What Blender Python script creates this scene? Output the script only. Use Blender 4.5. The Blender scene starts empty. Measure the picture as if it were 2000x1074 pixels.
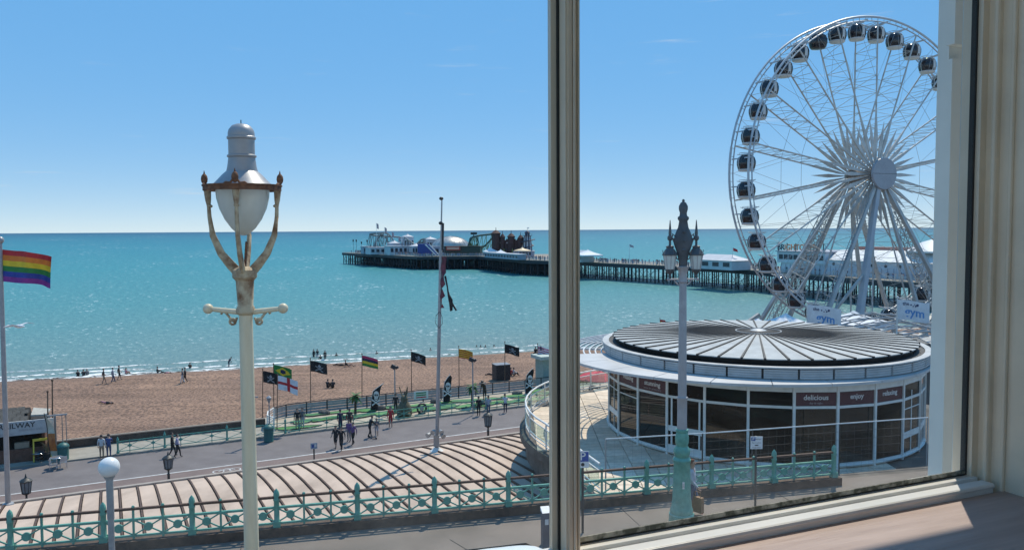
import bpy, math, random
from math import sin, cos, pi, radians as R, sqrt, atan2
from mathutils import Vector, Matrix, noise
random.seed(7)
V = Vector
sc = bpy.context.scene
col = sc.collection
# ------------------------------------------------------------------ camera, world, sun, exposure
H = 8.5                       # eye height above the upper street (street = z 0)
F = 1555.0                    # focal length in pixels of a 2000 pixel wide picture
PITCH, ROLL = math.atan(88/F), 0.0061
cd = bpy.data.cameras.new('camera'); cam = bpy.data.objects.new('camera', cd); col.objects.link(cam)
cd.sensor_width = 36; cd.lens = 36*F/2000; cd.clip_start = .05; cd.clip_end = 60000
CM = Matrix.Translation((0, 0, H)) @ Matrix.Rotation(pi/2-PITCH, 4, 'X') @ Matrix.Rotation(-ROLL, 4, 'Z')
cam.matrix_world = CM
sc.camera = cam
SUN_EL = R(56); SUN_D = V((.375, .926, 0)).normalized()          # horizontal direction towards the sun
world = bpy.data.worlds.new('World'); sc.world = world; world.use_nodes = True
wn, wl = world.node_tree.nodes, world.node_tree.links
wn.clear()
sky = wn.new('ShaderNodeTexSky'); sky.sky_type = 'NISHITA'; sky.sun_disc = False
sky.sun_elevation = SUN_EL; sky.sun_rotation = atan2(SUN_D.x, SUN_D.y)
sky.altitude = 10; sky.air_density = .5; sky.dust_density = 0; sky.ozone_density = 7.0
bg = wn.new('ShaderNodeBackground'); bg.inputs['Strength'].default_value = .15
wo = wn.new('ShaderNodeOutputWorld')
# thin wisps of high cloud: stretched noise on the view direction
tc = wn.new('ShaderNodeTexCoord'); mp = wn.new('ShaderNodeMapping'); mp.inputs['Scale'].default_value = (3.0, 3.0, 42.0)
nz = wn.new('ShaderNodeTexNoise'); nz.inputs['Scale'].default_value = 2.3; nz.inputs['Detail'].default_value = 7; nz.inputs['Roughness'].default_value = .62
cr = wn.new('ShaderNodeValToRGB'); cr.color_ramp.elements[0].position = .625; cr.color_ramp.elements[1].position = .85
cr.color_ramp.elements[1].color = (.5, .5, .5, 1)
mx = wn.new('ShaderNodeMixRGB'); mx.inputs['Color2'].default_value = (5.2, 5.5, 5.9, 1)
wl.new(tc.outputs['Generated'], mp.inputs['Vector']); wl.new(mp.outputs[0], nz.inputs['Vector']); wl.new(nz.outputs['Fac'], cr.inputs[0])
wl.new(cr.outputs[0], mx.inputs['Fac']); gm = wn.new('ShaderNodeGamma'); gm.inputs[1].default_value = .12; wl.new(sky.outputs[0], gm.inputs[0]); hs = wn.new('ShaderNodeHueSaturation'); hs.inputs['Saturation'].default_value = 4.85; hs.inputs['Value'].default_value = 5.0; hs.inputs['Hue'].default_value = .505; wl.new(gm.outputs[0], hs.inputs['Color']); wl.new(hs.outputs[0], mx.inputs['Color1']); wl.new(mx.outputs[0], bg.inputs['Color'])
wl.new(bg.outputs[0], wo.inputs[0])
sl = bpy.data.lights.new('sun', 'SUN'); sl.energy = 4.6; sl.angle = R(.53); sl.color = (1, .90, .74)
sun = bpy.data.objects.new('sun', sl); col.objects.link(sun); sun.location = (0, 0, 60)
sv = SUN_D*cos(SUN_EL) + V((0, 0, sin(SUN_EL)))
sun.rotation_euler = (-sv).to_track_quat('-Z', 'Y').to_euler()
vs = sc.view_settings; vs.view_transform = 'Standard'; vs.look = 'None'; vs.exposure = 0; vs.gamma = 1; vs.use_curve_mapping = False
sc.cycles.max_bounces = 8; sc.cycles.transparent_max_bounces = 16; sc.cycles.sample_clamp_indirect = 6
sc.cycles.caustics_reflective = False; sc.cycles.caustics_refractive = False
# ------------------------------------------------------------------ helpers
def ray(px, py): return (CM.to_3x3() @ V(((px-1000)/F, (537-py)/F, -1))).normalized()
def gz(px, py, z):                       # the point of the horizontal plane z seen at a pixel of the photograph
    d = ray(px, py); return V((0, 0, H)) + d*((z-H)/d.z)
def gd(px, py, Y):                       # the point at distance Y along the view
    d = ray(px, py); return V((0, 0, H)) + d*(Y/d.y)
def sst(a, b, x):
    t = max(0, min(1, (x-a)/(b-a))); return t*t*(3-2*t)
MATS = {}
def M(name, c, rough=.6, metal=0., var=.15, vs=4., bump=0., bs=30., c2=None, th=(.35, .65), spec=.5, coord='Object', stretch=None, trans=0.):
    if name in MATS: return MATS[name]
    m = bpy.data.materials.new(name); m.use_nodes = True; nt = m.node_tree; n, l = nt.nodes, nt.links
    p = n['Principled BSDF']; p.inputs['Roughness'].default_value = rough; p.inputs['Metallic'].default_value = metal
    p.inputs['Specular IOR Level'].default_value = spec
    if trans: p.inputs['Transmission Weight'].default_value = trans
    if c2 is None: c2 = tuple(x*(1-var) for x in c); c = tuple(min(1, x*(1+var*.4)) for x in c)
    t = n.new('ShaderNodeTexCoord'); src = t.outputs[coord]
    if stretch:
        q = n.new('ShaderNodeMapping'); q.inputs['Scale'].default_value = stretch; l.new(src, q.inputs[0]); src = q.outputs[0]
    a = n.new('ShaderNodeTexNoise'); a.inputs['Scale'].default_value = vs; a.inputs['Detail'].default_value = 6; a.inputs['Roughness'].default_value = .6
    r = n.new('ShaderNodeValToRGB'); e = r.color_ramp.elements
    e[0].position, e[1].position = th; e[0].color = (*c2, 1); e[1].color = (*c, 1)
    l.new(src, a.inputs['Vector']); l.new(a.outputs['Fac'], r.inputs[0]); l.new(r.outputs[0], p.inputs['Base Color'])
    if bump:
        b = n.new('ShaderNodeTexNoise'); b.inputs['Scale'].default_value = bs; b.inputs['Detail'].default_value = 4
        k = n.new('ShaderNodeBump'); k.inputs['Strength'].default_value = bump; k.inputs['Distance'].default_value = .02
        l.new(src, b.inputs['Vector']); l.new(b.outputs['Fac'], k.inputs['Height']); l.new(k.outputs[0], p.inputs['Normal'])
    MATS[name] = m; return m
def box_pts(c, s, rot=None):
    c = V(c); x, y, z = (k/2 for k in s)
    p = [V((a*x, b*y, d*z)) for d in (-1, 1) for b in (-1, 1) for a in (-1, 1)]
    if rot is not None: p = [rot @ q for q in p]
    return [q+c for q in p]
BF = [(0, 2, 3, 1), (4, 5, 7, 6), (0, 1, 5, 4), (2, 6, 7, 3), (0, 4, 6, 2), (1, 3, 7, 5)]
def frame(d, up=(0, 0, 1)):
    d = V(d).normalized(); up = V(up)
    if abs(d.dot(up)) > .98: up = V((0, 1, 0)) if abs(d.y) < .9 else V((1, 0, 0))
    x = d.cross(up).normalized(); return x, x.cross(d).normalized()
class MB:
    def __init__(s): s.v = []; s.f = []; s.m = []
    def add(s, vs, fs, mi=0):
        o = len(s.v); s.v += [tuple(q) for q in vs]; s.f += [tuple(i+o for i in f) for f in fs]; s.m += [mi]*len(fs); return s
    def box(s, c, z, mi=0, rot=None): return s.add(box_pts(c, z, rot), BF, mi)
    def bx(s, a, b, mi=0): return s.box([(i+j)/2 for i, j in zip(a, b)], [abs(j-i) for i, j in zip(a, b)], mi)
    def bar(s, p, q, w, h=None, mi=0, w2=None, h2=None, up=(0, 0, 1)):
        p, q = V(p), V(q); h = w if h is None else h; w2 = w if w2 is None else w2; h2 = h if h2 is None else h2
        x, y = frame(q-p, up)
        vs = [p+x*a*w/2+y*b*h/2 for b in (-1, 1) for a in (-1, 1)] + [q+x*a*w2/2+y*b*h2/2 for b in (-1, 1) for a in (-1, 1)]
        return s.add(vs, BF, mi)
    def tube(s, p, q, r, r2=None, n=8, mi=0):
        p, q = V(p), V(q); r2 = r if r2 is None else r2; x, y = frame(q-p)
        vs = [p+(x*cos(2*pi*i/n)+y*sin(2*pi*i/n))*r for i in range(n)] + [q+(x*cos(2*pi*i/n)+y*sin(2*pi*i/n))*r2 for i in range(n)]
        fs = [(i, (i+1) % n, n+(i+1) % n, n+i) for i in range(n)] + [tuple(range(n-1, -1, -1)), tuple(range(n, 2*n))]
        return s.add(vs, fs, mi)
    def path(s, pts, r, n=6, closed=False, mi=0, h=None):
        pts = [V(p) for p in pts]; N = len(pts); vs = []; h = r if h is None else h
        for k, p in enumerate(pts):
            a = pts[(k-1) % N] if (closed or k) else p; b = pts[(k+1) % N] if (closed or k < N-1) else p
            x, y = frame(b-a); rr = r[k] if isinstance(r, (list, tuple)) else r; hh = h[k] if isinstance(h, (list, tuple)) else h
            vs += [p+x*cos(2*pi*(i+.5)/n)*rr+y*sin(2*pi*(i+.5)/n)*hh for i in range(n)]
        fs = [(k*n+i, k*n+(i+1) % n, ((k+1) % N)*n+(i+1) % n, ((k+1) % N)*n+i) for k in range(N if closed else N-1) for i in range(n)]
        if not closed: fs += [tuple(range(n-1, -1, -1)), tuple(range((N-1)*n, N*n))]
        return s.add(vs, fs, mi)
    def lathe(s, prof, n=16, c=(0, 0, 0), mi=0, sx=1, sy=1):
        c = V(c); vs = [c+V((r*cos(2*pi*i/n)*sx, r*sin(2*pi*i/n)*sy, z)) for r, z in prof for i in range(n)]
        fs = [(k*n+i, k*n+(i+1) % n, (k+1)*n+(i+1) % n, (k+1)*n+i) for k in range(len(prof)-1) for i in range(n)]
        fs += [tuple(range(n-1, -1, -1)), tuple(range((len(prof)-1)*n, len(prof)*n))]
        return s.add(vs, fs, mi)
    def ball(s, c, r, k=(1, 1, 1), nu=14, nv=8, mi=0):
        return s.lathe([(max(.002, r*sin(pi*j/nv)), -r*cos(pi*j/nv)*k[2]) for j in range(nv+1)], nu, c, mi, k[0], k[1])
    def prism(s, poly, z0, z1, mi=0):
        n = len(poly); vs = [(x, y, z0) for x, y in poly]+[(x, y, z1) for x, y in poly]
        fs = [(i, (i+1) % n, n+(i+1) % n, n+i) for i in range(n)]+[tuple(range(n-1, -1, -1)), tuple(range(n, 2*n))]
        return s.add(vs, fs, mi)
    def slab(s, poly, d, mi=0):           # a 3D outline pushed along d
        n = len(poly); d = V(d); vs = [V(p) for p in poly]+[V(p)+d for p in poly]
        fs = [(i, (i+1) % n, n+(i+1) % n, n+i) for i in range(n)]+[tuple(range(n-1, -1, -1)), tuple(range(n, 2*n))]
        return s.add(vs, fs, mi)
    def arc(s, r0, r1, z0, z1, a0, a1, n=8, c=(0, 0), mi=0):      # a curved bar between two radii
        vs = []
        for k in range(n+1):
            a = a0+(a1-a0)*k/n
            vs += [(c[0]+r*cos(a), c[1]+r*sin(a), z) for r, z in ((r0, z0), (r1, z0), (r1, z1), (r0, z1))]
        fs = [(k*4+i, (k+1)*4+i, (k+1)*4+(i+1) % 4, k*4+(i+1) % 4) for k in range(n) for i in range(4)]
        fs += [(0, 1, 2, 3), (n*4+3, n*4+2, n*4+1, n*4)]
        return s.add(vs, fs, mi)
    def mesh(s, name, mats, smooth=None):
        me = bpy.data.meshes.new(name); me.from_pydata(s.v, [], s.f)
        for m in (mats if isinstance(mats, (list, tuple)) else [mats]): me.materials.append(m)
        if len(set(s.m)) > 1 or (s.m and s.m[0]): me.polygons.foreach_set('material_index', s.m)
        import bmesh
        b = bmesh.new(); b.from_mesh(me); bmesh.ops.recalc_face_normals(b, faces=b.faces); b.to_mesh(me); b.free()
        if smooth:
            me.polygons.foreach_set('use_smooth', [True]*len(me.polygons)); me.set_sharp_from_angle(angle=R(smooth))
        me.update(); return me
    def build(s, name, mats, parent=None, smooth=None, **k): return put(name, s.mesh(name, mats, smooth), parent, **k)
def put(name, me, parent=None, loc=(0, 0, 0), rot=(0, 0, 0), label=None, cat=None, group=None, kind=None):
    o = bpy.data.objects.new(name, me); col.objects.link(o); o.parent = parent; o.location = loc; o.rotation_euler = rot
    tag(o, label, cat, group, kind); return o
def tag(o, label=None, cat=None, group=None, kind=None):
    for k, x in (('label', label), ('category', cat), ('group', group), ('kind', kind)):
        if x: o[k] = x
    return o
def thing(name, label, cat, loc=(0, 0, 0), rz=0., group=None):
    return put(name, None, None, loc, (0, 0, rz), label, cat, group)
def text_mesh(txt, size, mat, depth=.004, bold=0., align='CENTER'):
    cu = bpy.data.curves.new('lettering', 'FONT'); cu.body = txt; cu.size = size; cu.extrude = depth; cu.offset = bold; cu.align_x = align; cu.align_y = 'CENTER'; cu.resolution_u = 3
    o = bpy.data.objects.new('lettering', cu); col.objects.link(o)
    dg = bpy.context.evaluated_depsgraph_get(); me = bpy.data.meshes.new_from_object(o.evaluated_get(dg)); me.name = 'lettering'
    bpy.data.objects.remove(o); bpy.data.curves.remove(cu); me.materials.clear(); me.materials.append(mat); return me
# ------------------------------------------------------------------ shared materials
WHITE = M('white_paint', (.74, .74, .71), .5, var=.12, vs=3, bump=.05)
WMETAL = M('white_metal', (.70, .71, .71), .4, var=.12, vs=2)
GREYM = M('grey_metal', (.36, .37, .38), .45, .3, var=.15)
DARK = M('dark_metal', (.035, .037, .04), .5, var=.3)
BLACK = M('black_cloth', (.016, .016, .018), .85, var=.3)
GREEN = M('sea_green_paint', (.13, .37, .29), .42, c2=(.085, .27, .215), vs=7, bump=.1, bs=40)
BROWN = M('rusty_brown_rail', (.115, .06, .04), .75, c2=(.05, .028, .02), vs=9, bump=.2, bs=50)
CREAM = M('cream_lamp_paint', (.70, .64, .48), .45, c2=(.60, .53, .38), vs=2.5, bump=.04, stretch=(3, 3, .6))
RUST = M('rusty_cream_iron', (.50, .42, .29), .7, c2=(.20, .10, .045), vs=7, th=(.34, .60), bump=.25, bs=60)
RUSTD = M('dark_rust', (.24, .105, .05), .85, c2=(.07, .03, .018), vs=16, bump=.35, bs=70)
SILVER = M('silver_grey_paint', (.33, .335, .35), .42, .25, var=.12, vs=6)
OPAL = M('opal_glass', (.62, .64, .60), .22, var=.08, vs=5)
WOOD = M('weathered_pole_wood', (.16, .10, .065), .8, var=.35, vs=8)
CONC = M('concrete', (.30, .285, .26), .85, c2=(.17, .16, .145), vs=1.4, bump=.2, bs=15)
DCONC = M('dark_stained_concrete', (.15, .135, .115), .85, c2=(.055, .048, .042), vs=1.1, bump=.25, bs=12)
DGLASS = M('dark_window_glass', (.006, .006, .006), .03, var=.3, vs=.6, spec=.16)
RED = M('red_cloth', (.52, .03, .035), .75, var=.2); YEL = M('yellow_cloth', (.78, .55, .03), .75, var=.15)
GRN = M('green_cloth', (.03, .22, .05), .75, var=.2); BLU = M('blue_cloth', (.03, .055, .32), .75, var=.2)
ORA = M('orange_cloth', (.75, .21, .03), .75, var=.15); PUR = M('purple_cloth', (.24, .035, .26), .75, var=.15)
WCL = M('white_cloth', (.74, .75, .77), .75, var=.12); NAVY = M('navy_cloth', (.018, .025, .07), .75, var=.2)
PANES = [DGLASS, M('dark_glass_brown', (.022, .015, .010), .02, var=.5, vs=.9, spec=.5), M('dark_glass_grey', (.015, .017, .017), .015, var=.5, vs=.7, spec=.6)]
def glass_mat(name, tint, refl, dirt=0., z0=0., z1=1., rough=0.):
    m = bpy.data.materials.new(name); m.use_nodes = True; n, l = m.node_tree.nodes, m.node_tree.links; n.clear()
    o = n.new('ShaderNodeOutputMaterial'); t = n.new('ShaderNodeBsdfTransparent'); t.inputs[0].default_value = (*tint, 1)
    g = n.new('ShaderNodeBsdfGlossy'); g.inputs['Roughness'].default_value = rough; g.inputs[0].default_value = (1, 1, 1, 1)
    f0 = n.new('ShaderNodeLayerWeight'); f0.inputs['Blend'].default_value = .5
    f1 = n.new('ShaderNodeMath'); f1.operation = 'POWER'; f1.inputs[1].default_value = 4; l.new(f0.outputs['Facing'], f1.inputs[0])
    f = n.new('ShaderNodeMath'); f.operation = 'MULTIPLY_ADD'; f.inputs[1].default_value = .7; f.inputs[2].default_value = refl*.2; l.new(f1.outputs[0], f.inputs[0])
    a = n.new('ShaderNodeMixShader'); l.new(f.outputs[0], a.inputs[0]); l.new(t.outputs[0], a.inputs[1]); l.new(g.outputs[0], a.inputs[2])
    last = a
    if dirt:
        d = n.new('ShaderNodeBsdfTranslucent'); d.inputs[0].default_value = (.75, .75, .72, 1)
        c = n.new('ShaderNodeTexCoord'); s = n.new('ShaderNodeSeparateXYZ'); l.new(c.outputs['Object'], s.inputs[0])
        q = n.new('ShaderNodeMapRange'); q.inputs[1].default_value = z0; q.inputs[2].default_value = z1; q.inputs[3].default_value = 1; q.inputs[4].default_value = 0
        l.new(s.outputs['Z'], q.inputs[0])
        k = n.new('ShaderNodeTexNoise'); k.inputs['Scale'].default_value = 9; k.inputs['Detail'].default_value = 5; l.new(c.outputs['Object'], k.inputs['Vector'])
        u = n.new('ShaderNodeMath'); u.operation = 'MULTIPLY'; l.new(q.outputs[0], u.inputs[0]); l.new(k.outputs['Fac'], u.inputs[1])
        w = n.new('ShaderNodeMath'); w.operation = 'POWER'; w.inputs[1].default_value = 2.2; l.new(u.outputs[0], w.inputs[0])
        x = n.new('ShaderNodeMath'); x.operation = 'MULTIPLY_ADD'; x.inputs[1].default_value = dirt; x.inputs[2].default_value = .0; l.new(w.outputs[0], x.inputs[0])
        b = n.new('ShaderNodeMixShader'); l.new(x.outputs[0], b.inputs[0]); l.new(a.outputs[0], b.inputs[1]); l.new(d.outputs[0], b.inputs[2]); last = b
    l.new(last.outputs[0], o.inputs[0]); return m
PANE = glass_mat('clear_glass', (.88, .93, .92), .12)
# ------------------------------------------------------------------ ground, beach, sea
E_, N_ = V((.8905, .455, 0)), V((-.455, .8905, 0))          # along the seafront drive, and from it towards the sea
W_ = V((-.278, .9606, 0))                                    # square to the waterline
ZD, ZS = -8.0, -11.5                                         # drive and sea level
def en(a, n, z=0.): q = E_*a+N_*n; q.z = z; return q
def struct(mb, name, mat, smooth=None): return mb.build(name, mat, None, smooth, kind='structure')
GW = 122.4
def beach_z(x, y):
    n = -.455*x+.8905*y; w = -.278*x+.9606*y
    if w >= GW: return ZS-(w-GW)*.07
    a = max(0, n-71.6); t = a/(a+GW-w+1e-6)
    return -8.35-.85*t-2.3*sst(.62, 1.02, t)+.06*noise.noise(V((x*.15, y*.15, 0)))*sst(0, .2, t)
def on_beach(px, py):
    d = ray(px, py); lo, hi = 40., 400.
    for _ in range(50):
        m = (lo+hi)/2; p = V((0, 0, H))+d*m
        if p.z > beach_z(p.x, p.y): lo = m
        else: hi = m
    p = V((0, 0, H))+d*lo; return p
PEB = M('beach_shingle', (.335, .205, .138), .9, c2=(.09, .053, .037), vs=3.8, th=(.39, .55), bump=.6, bs=7)
nt = PEB.node_tree
_p = nt.nodes['Principled BSDF']; _b = [x for x in nt.nodes if x.type == 'BUMP'][0]; _b.inputs['Distance'].default_value = .12
_c = nt.nodes.new('ShaderNodeTexNoise'); _c.inputs['Scale'].default_value = .09; _c.inputs['Detail'].default_value = 5
_tc = [x for x in nt.nodes if x.type == 'TEX_COORD'][0]
nt.links.new(_tc.outputs['Object'], _c.inputs['Vector'])
_r = nt.nodes.new('ShaderNodeValToRGB'); _r.color_ramp.elements[0].position = .35; _r.color_ramp.elements[0].color = (.82, .80, .80, 1); _r.color_ramp.elements[1].position = .65; _r.color_ramp.elements[1].color = (1.12, 1.1, 1.06, 1)
_m = nt.nodes.new('ShaderNodeMixRGB'); _m.blend_type = 'MULTIPLY'; _m.inputs[0].default_value = 1
_old = [x for x in nt.nodes if x.type == 'VALTORGB'][0]
nt.links.new(_c.outputs['Fac'], _r.inputs[0]); nt.links.new(_old.outputs[0], _m.inputs[1]); nt.links.new(_r.outputs[0], _m.inputs[2]); nt.links.new(_m.outputs[0], _p.inputs['Base Color'])
_d = nt.nodes.new('ShaderNodeVectorMath'); _d.operation = 'DOT_PRODUCT'; _d.inputs[1].default_value = W_; nt.links.new(_tc.outputs['Object'], _d.inputs[0])
_n2 = nt.nodes.new('ShaderNodeTexNoise'); _n2.inputs['Scale'].default_value = .25; _n2.inputs['Detail'].default_value = 5; nt.links.new(_tc.outputs['Object'], _n2.inputs['Vector'])
_a2 = nt.nodes.new('ShaderNodeMath'); _a2.operation = 'MULTIPLY_ADD'; _a2.inputs[1].default_value = 5.0; nt.links.new(_n2.outputs['Fac'], _a2.inputs[0]); nt.links.new(_d.outputs['Value'], _a2.inputs[2])
_w2 = nt.nodes.new('ShaderNodeMapRange'); _w2.inputs[1].default_value = GW-3.0; _w2.inputs[2].default_value = GW+1.2; nt.links.new(_a2.outputs[0], _w2.inputs[0])
_m2 = nt.nodes.new('ShaderNodeMixRGB'); _m2.inputs[2].default_value = (.10, .065, .05, 1); nt.links.new(_w2.outputs[0], _m2.inputs[0]); nt.links.new(_m.outputs[0], _m2.inputs[1]); nt.links.new(_m2.outputs[0], _p.inputs['Base Color'])
_s2 = nt.nodes.new('ShaderNodeTexNoise'); _s2.inputs['Scale'].default_value = .5; _s2.inputs['Detail'].default_value = 5   # tide lines: long streaks along the shore
_q2 = nt.nodes.new('ShaderNodeMapping'); _q2.inputs['Rotation'].default_value = (0, 0, -.28); _q2.inputs['Scale'].default_value = (.12, 1.1, 1); nt.links.new(_tc.outputs['Object'], _q2.inputs[0]); nt.links.new(_q2.outputs[0], _s2.inputs['Vector'])
_r2 = nt.nodes.new('ShaderNodeValToRGB'); _r2.color_ramp.elements[0].position = .36; _r2.color_ramp.elements[0].color = (.74, .72, .70, 1); _r2.color_ramp.elements[1].position = .56; nt.links.new(_s2.outputs['Fac'], _r2.inputs[0])
_m3 = nt.nodes.new('ShaderNodeMixRGB'); _m3.blend_type = 'MULTIPLY'; _m3.inputs[0].default_value = 1; nt.links.new(_m2.outputs[0], _m3.inputs[1]); nt.links.new(_r2.outputs[0], _m3.inputs[2]); nt.links.new(_m3.outputs[0], _p.inputs['Base Color'])
mb = MB(); na, ntt = 130, 46
for i in range(na+1):
    a = -170+i*385/na; p0 = en(a, 71.6); L = (GW-W_.dot(p0))/.981
    for j in range(ntt+1):
        p = p0+N_*L*(j/40)*(1 if j < 40 else 1+(j-40)*.08); mb.v.append((p.x, p.y, beach_z(p.x, p.y)))
mb.f = [(i*(ntt+1)+j, (i+1)*(ntt+1)+j, (i+1)*(ntt+1)+j+1, i*(ntt+1)+j+1) for i in range(na) for j in range(ntt)]; mb.m = [0]*len(mb.f)
struct(mb, 'beach', PEB, 60)
# sea: the colour follows the depth of the water away from the shore, white flecks paint the sun glitter into it
sm = bpy.data.materials.new('sea_water'); sm.use_nodes = True; n, l = sm.node_tree.nodes, sm.node_tree.links; p = n['Principled BSDF']
tc = n.new('ShaderNodeTexCoord'); dt = n.new('ShaderNodeVectorMath'); dt.operation = 'DOT_PRODUCT'; dt.inputs[1].default_value = W_
l.new(tc.outputs['Object'], dt.inputs[0])
w0 = n.new('ShaderNodeTexNoise'); w0.inputs['Scale'].default_value = .02; w0.inputs['Detail'].default_value = 4; l.new(tc.outputs['Object'], w0.inputs['Vector'])
ad = n.new('ShaderNodeMath'); ad.operation = 'MULTIPLY_ADD'; ad.inputs[1].default_value = 50; l.new(w0.outputs['Fac'], ad.inputs[0]); l.new(dt.outputs['Value'], ad.inputs[2])
lg = n.new('ShaderNodeMath'); lg.operation = 'LOGARITHM'; lg.inputs[1].default_value = 10; l.new(ad.outputs[0], lg.inputs[0])
mr = n.new('ShaderNodeMapRange'); mr.inputs[1].default_value = 2.14; mr.inputs[2].default_value = 4.0; l.new(lg.outputs[0], mr.inputs[0])
cr = n.new('ShaderNodeValToRGB'); e = cr.color_ramp.elements; e[0].position = 0; e[0].color = (.205, .265, .245, 1); e[1].position = 1; e[1].color = (.010, .085, .145, 1)
for ps, c in ((.06, (.15, .28, .27)), (.15, (.085, .27, .27)), (.30, (.045, .252, .27)), (.50, (.023, .21, .252)), (.75, (.013, .15, .208))):
    q = e.new(ps); q.color = (*c, 1)
l.new(mr.outputs[0], cr.inputs[0])
# flecks: scale grows with distance (log space), so far glints still read
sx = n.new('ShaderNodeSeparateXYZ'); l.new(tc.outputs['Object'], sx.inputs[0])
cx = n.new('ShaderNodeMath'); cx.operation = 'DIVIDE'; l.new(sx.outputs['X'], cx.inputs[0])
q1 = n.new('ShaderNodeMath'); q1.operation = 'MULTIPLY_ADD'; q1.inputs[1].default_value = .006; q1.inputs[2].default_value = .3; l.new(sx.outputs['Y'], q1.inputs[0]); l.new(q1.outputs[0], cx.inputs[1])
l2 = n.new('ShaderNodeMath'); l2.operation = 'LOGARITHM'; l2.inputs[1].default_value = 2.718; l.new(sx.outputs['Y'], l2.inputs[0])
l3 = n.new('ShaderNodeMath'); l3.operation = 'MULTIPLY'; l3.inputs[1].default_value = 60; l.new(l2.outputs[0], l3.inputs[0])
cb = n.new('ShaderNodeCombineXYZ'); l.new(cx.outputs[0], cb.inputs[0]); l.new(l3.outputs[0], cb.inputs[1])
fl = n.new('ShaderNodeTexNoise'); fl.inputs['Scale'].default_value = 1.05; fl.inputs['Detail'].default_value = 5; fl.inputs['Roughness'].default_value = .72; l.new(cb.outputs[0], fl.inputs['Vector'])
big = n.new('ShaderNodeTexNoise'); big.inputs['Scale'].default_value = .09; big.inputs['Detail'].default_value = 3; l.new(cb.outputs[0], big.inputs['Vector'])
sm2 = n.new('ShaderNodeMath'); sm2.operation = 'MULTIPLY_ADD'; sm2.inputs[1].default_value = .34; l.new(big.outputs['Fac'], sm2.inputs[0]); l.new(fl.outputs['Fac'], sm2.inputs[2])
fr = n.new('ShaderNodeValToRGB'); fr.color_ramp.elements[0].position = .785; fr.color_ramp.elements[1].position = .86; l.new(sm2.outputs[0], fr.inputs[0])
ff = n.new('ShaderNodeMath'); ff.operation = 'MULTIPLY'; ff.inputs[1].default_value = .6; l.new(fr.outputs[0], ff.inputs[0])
# soft swell tone
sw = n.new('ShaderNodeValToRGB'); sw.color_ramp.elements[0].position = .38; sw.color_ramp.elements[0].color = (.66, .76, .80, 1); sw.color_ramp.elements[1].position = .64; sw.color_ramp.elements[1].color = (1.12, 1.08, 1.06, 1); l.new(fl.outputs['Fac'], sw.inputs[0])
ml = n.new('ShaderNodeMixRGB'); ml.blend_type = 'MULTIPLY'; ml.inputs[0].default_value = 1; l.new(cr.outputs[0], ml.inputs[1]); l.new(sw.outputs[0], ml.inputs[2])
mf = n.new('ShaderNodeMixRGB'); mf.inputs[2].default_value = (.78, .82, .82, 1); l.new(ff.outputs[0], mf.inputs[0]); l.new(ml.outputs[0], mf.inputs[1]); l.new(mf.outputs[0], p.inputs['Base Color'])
p.inputs['Roughness'].default_value = .38; p.inputs['Specular IOR Level'].default_value = .15
bn = n.new('ShaderNodeBump'); bn.inputs['Strength'].default_value = .55; bn.inputs['Distance'].default_value = .5; l.new(fl.outputs['Fac'], bn.inputs['Height']); l.new(bn.outputs[0], p.inputs['Normal'])
mb = MB(); ws = [GW-3, GW+4, 150, 200, 300, 500, 900, 2000, 6000, 15000, 40000]; T_ = V((.9606, .278, 0))
for w in ws:
    for k in range(9):
        x = -1+k/4; q = W_*w+T_*x*(max(500, w*1.6)); mb.v.append((q.x, q.y, ZS))
mb.f = [(i*9+k, i*9+k+1, (i+1)*9+k+1, (i+1)*9+k) for i in range(len(ws)-1) for k in range(8)]; mb.m = [0]*len(mb.f)
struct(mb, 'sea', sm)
# surf: three broken lines of foam lying on the wash
fm = bpy.data.materials.new('surf_foam'); fm.use_nodes = True; n, l = fm.node_tree.nodes, fm.node_tree.links; p = n['Principled BSDF']
p.inputs['Base Color'].default_value = (.78, .80, .79, 1); p.inputs['Roughness'].default_value = .8
tc = n.new('ShaderNodeTexCoord'); a = n.new('ShaderNodeTexNoise'); a.inputs['Scale'].default_value = .85; a.inputs['Detail'].default_value = 6; a.inputs['Roughness'].default_value = .7
l.new(tc.outputs['Object'], a.inputs['Vector']); r = n.new('ShaderNodeValToRGB'); r.color_ramp.elements[0].position = .42; r.color_ramp.elements[1].position = .56
l.new(a.outputs['Fac'], r.inputs[0]); l.new(r.outputs[0], p.inputs['Alpha'])
for off, wid, zz in ((-.9, 2.0, .05), (3.0, .8, .03), (7.5, .4, .03)):
    mb = MB(); K = 420
    for k in range(K+1):
        x = -150+k*320/K; nn = noise.noise(V((x*.06, off, 0)))*1.6+noise.noise(V((x*.3, off, 3)))*.7; ww = max(.05, wid*(.75+.9*noise.noise(V((x*.11, 9, off)))))
        for j in range(3):
            q = W_*(GW+off+nn+ww*(j-1)/1.)+T_*x; mb.v.append((q.x, q.y, max(ZS+zz, beach_z(q.x, q.y)+.02)+(.10 if j == 1 else 0)))
    mb.f = [(k*3+j, (k+1)*3+j, (k+1)*3+j+1, k*3+j+1) for k in range(K) for j in range(2)]; mb.m = [0]*len(mb.f)
    mb.build('surf_foam', fm, None, 60, label='white broken surf line '+{-.9: 'washing up on the shingle edge', 3.0: 'just off the shingle edge', 7.5: 'farthest out from the shingle'}[off], cat='surf', kind='stuff')
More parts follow.
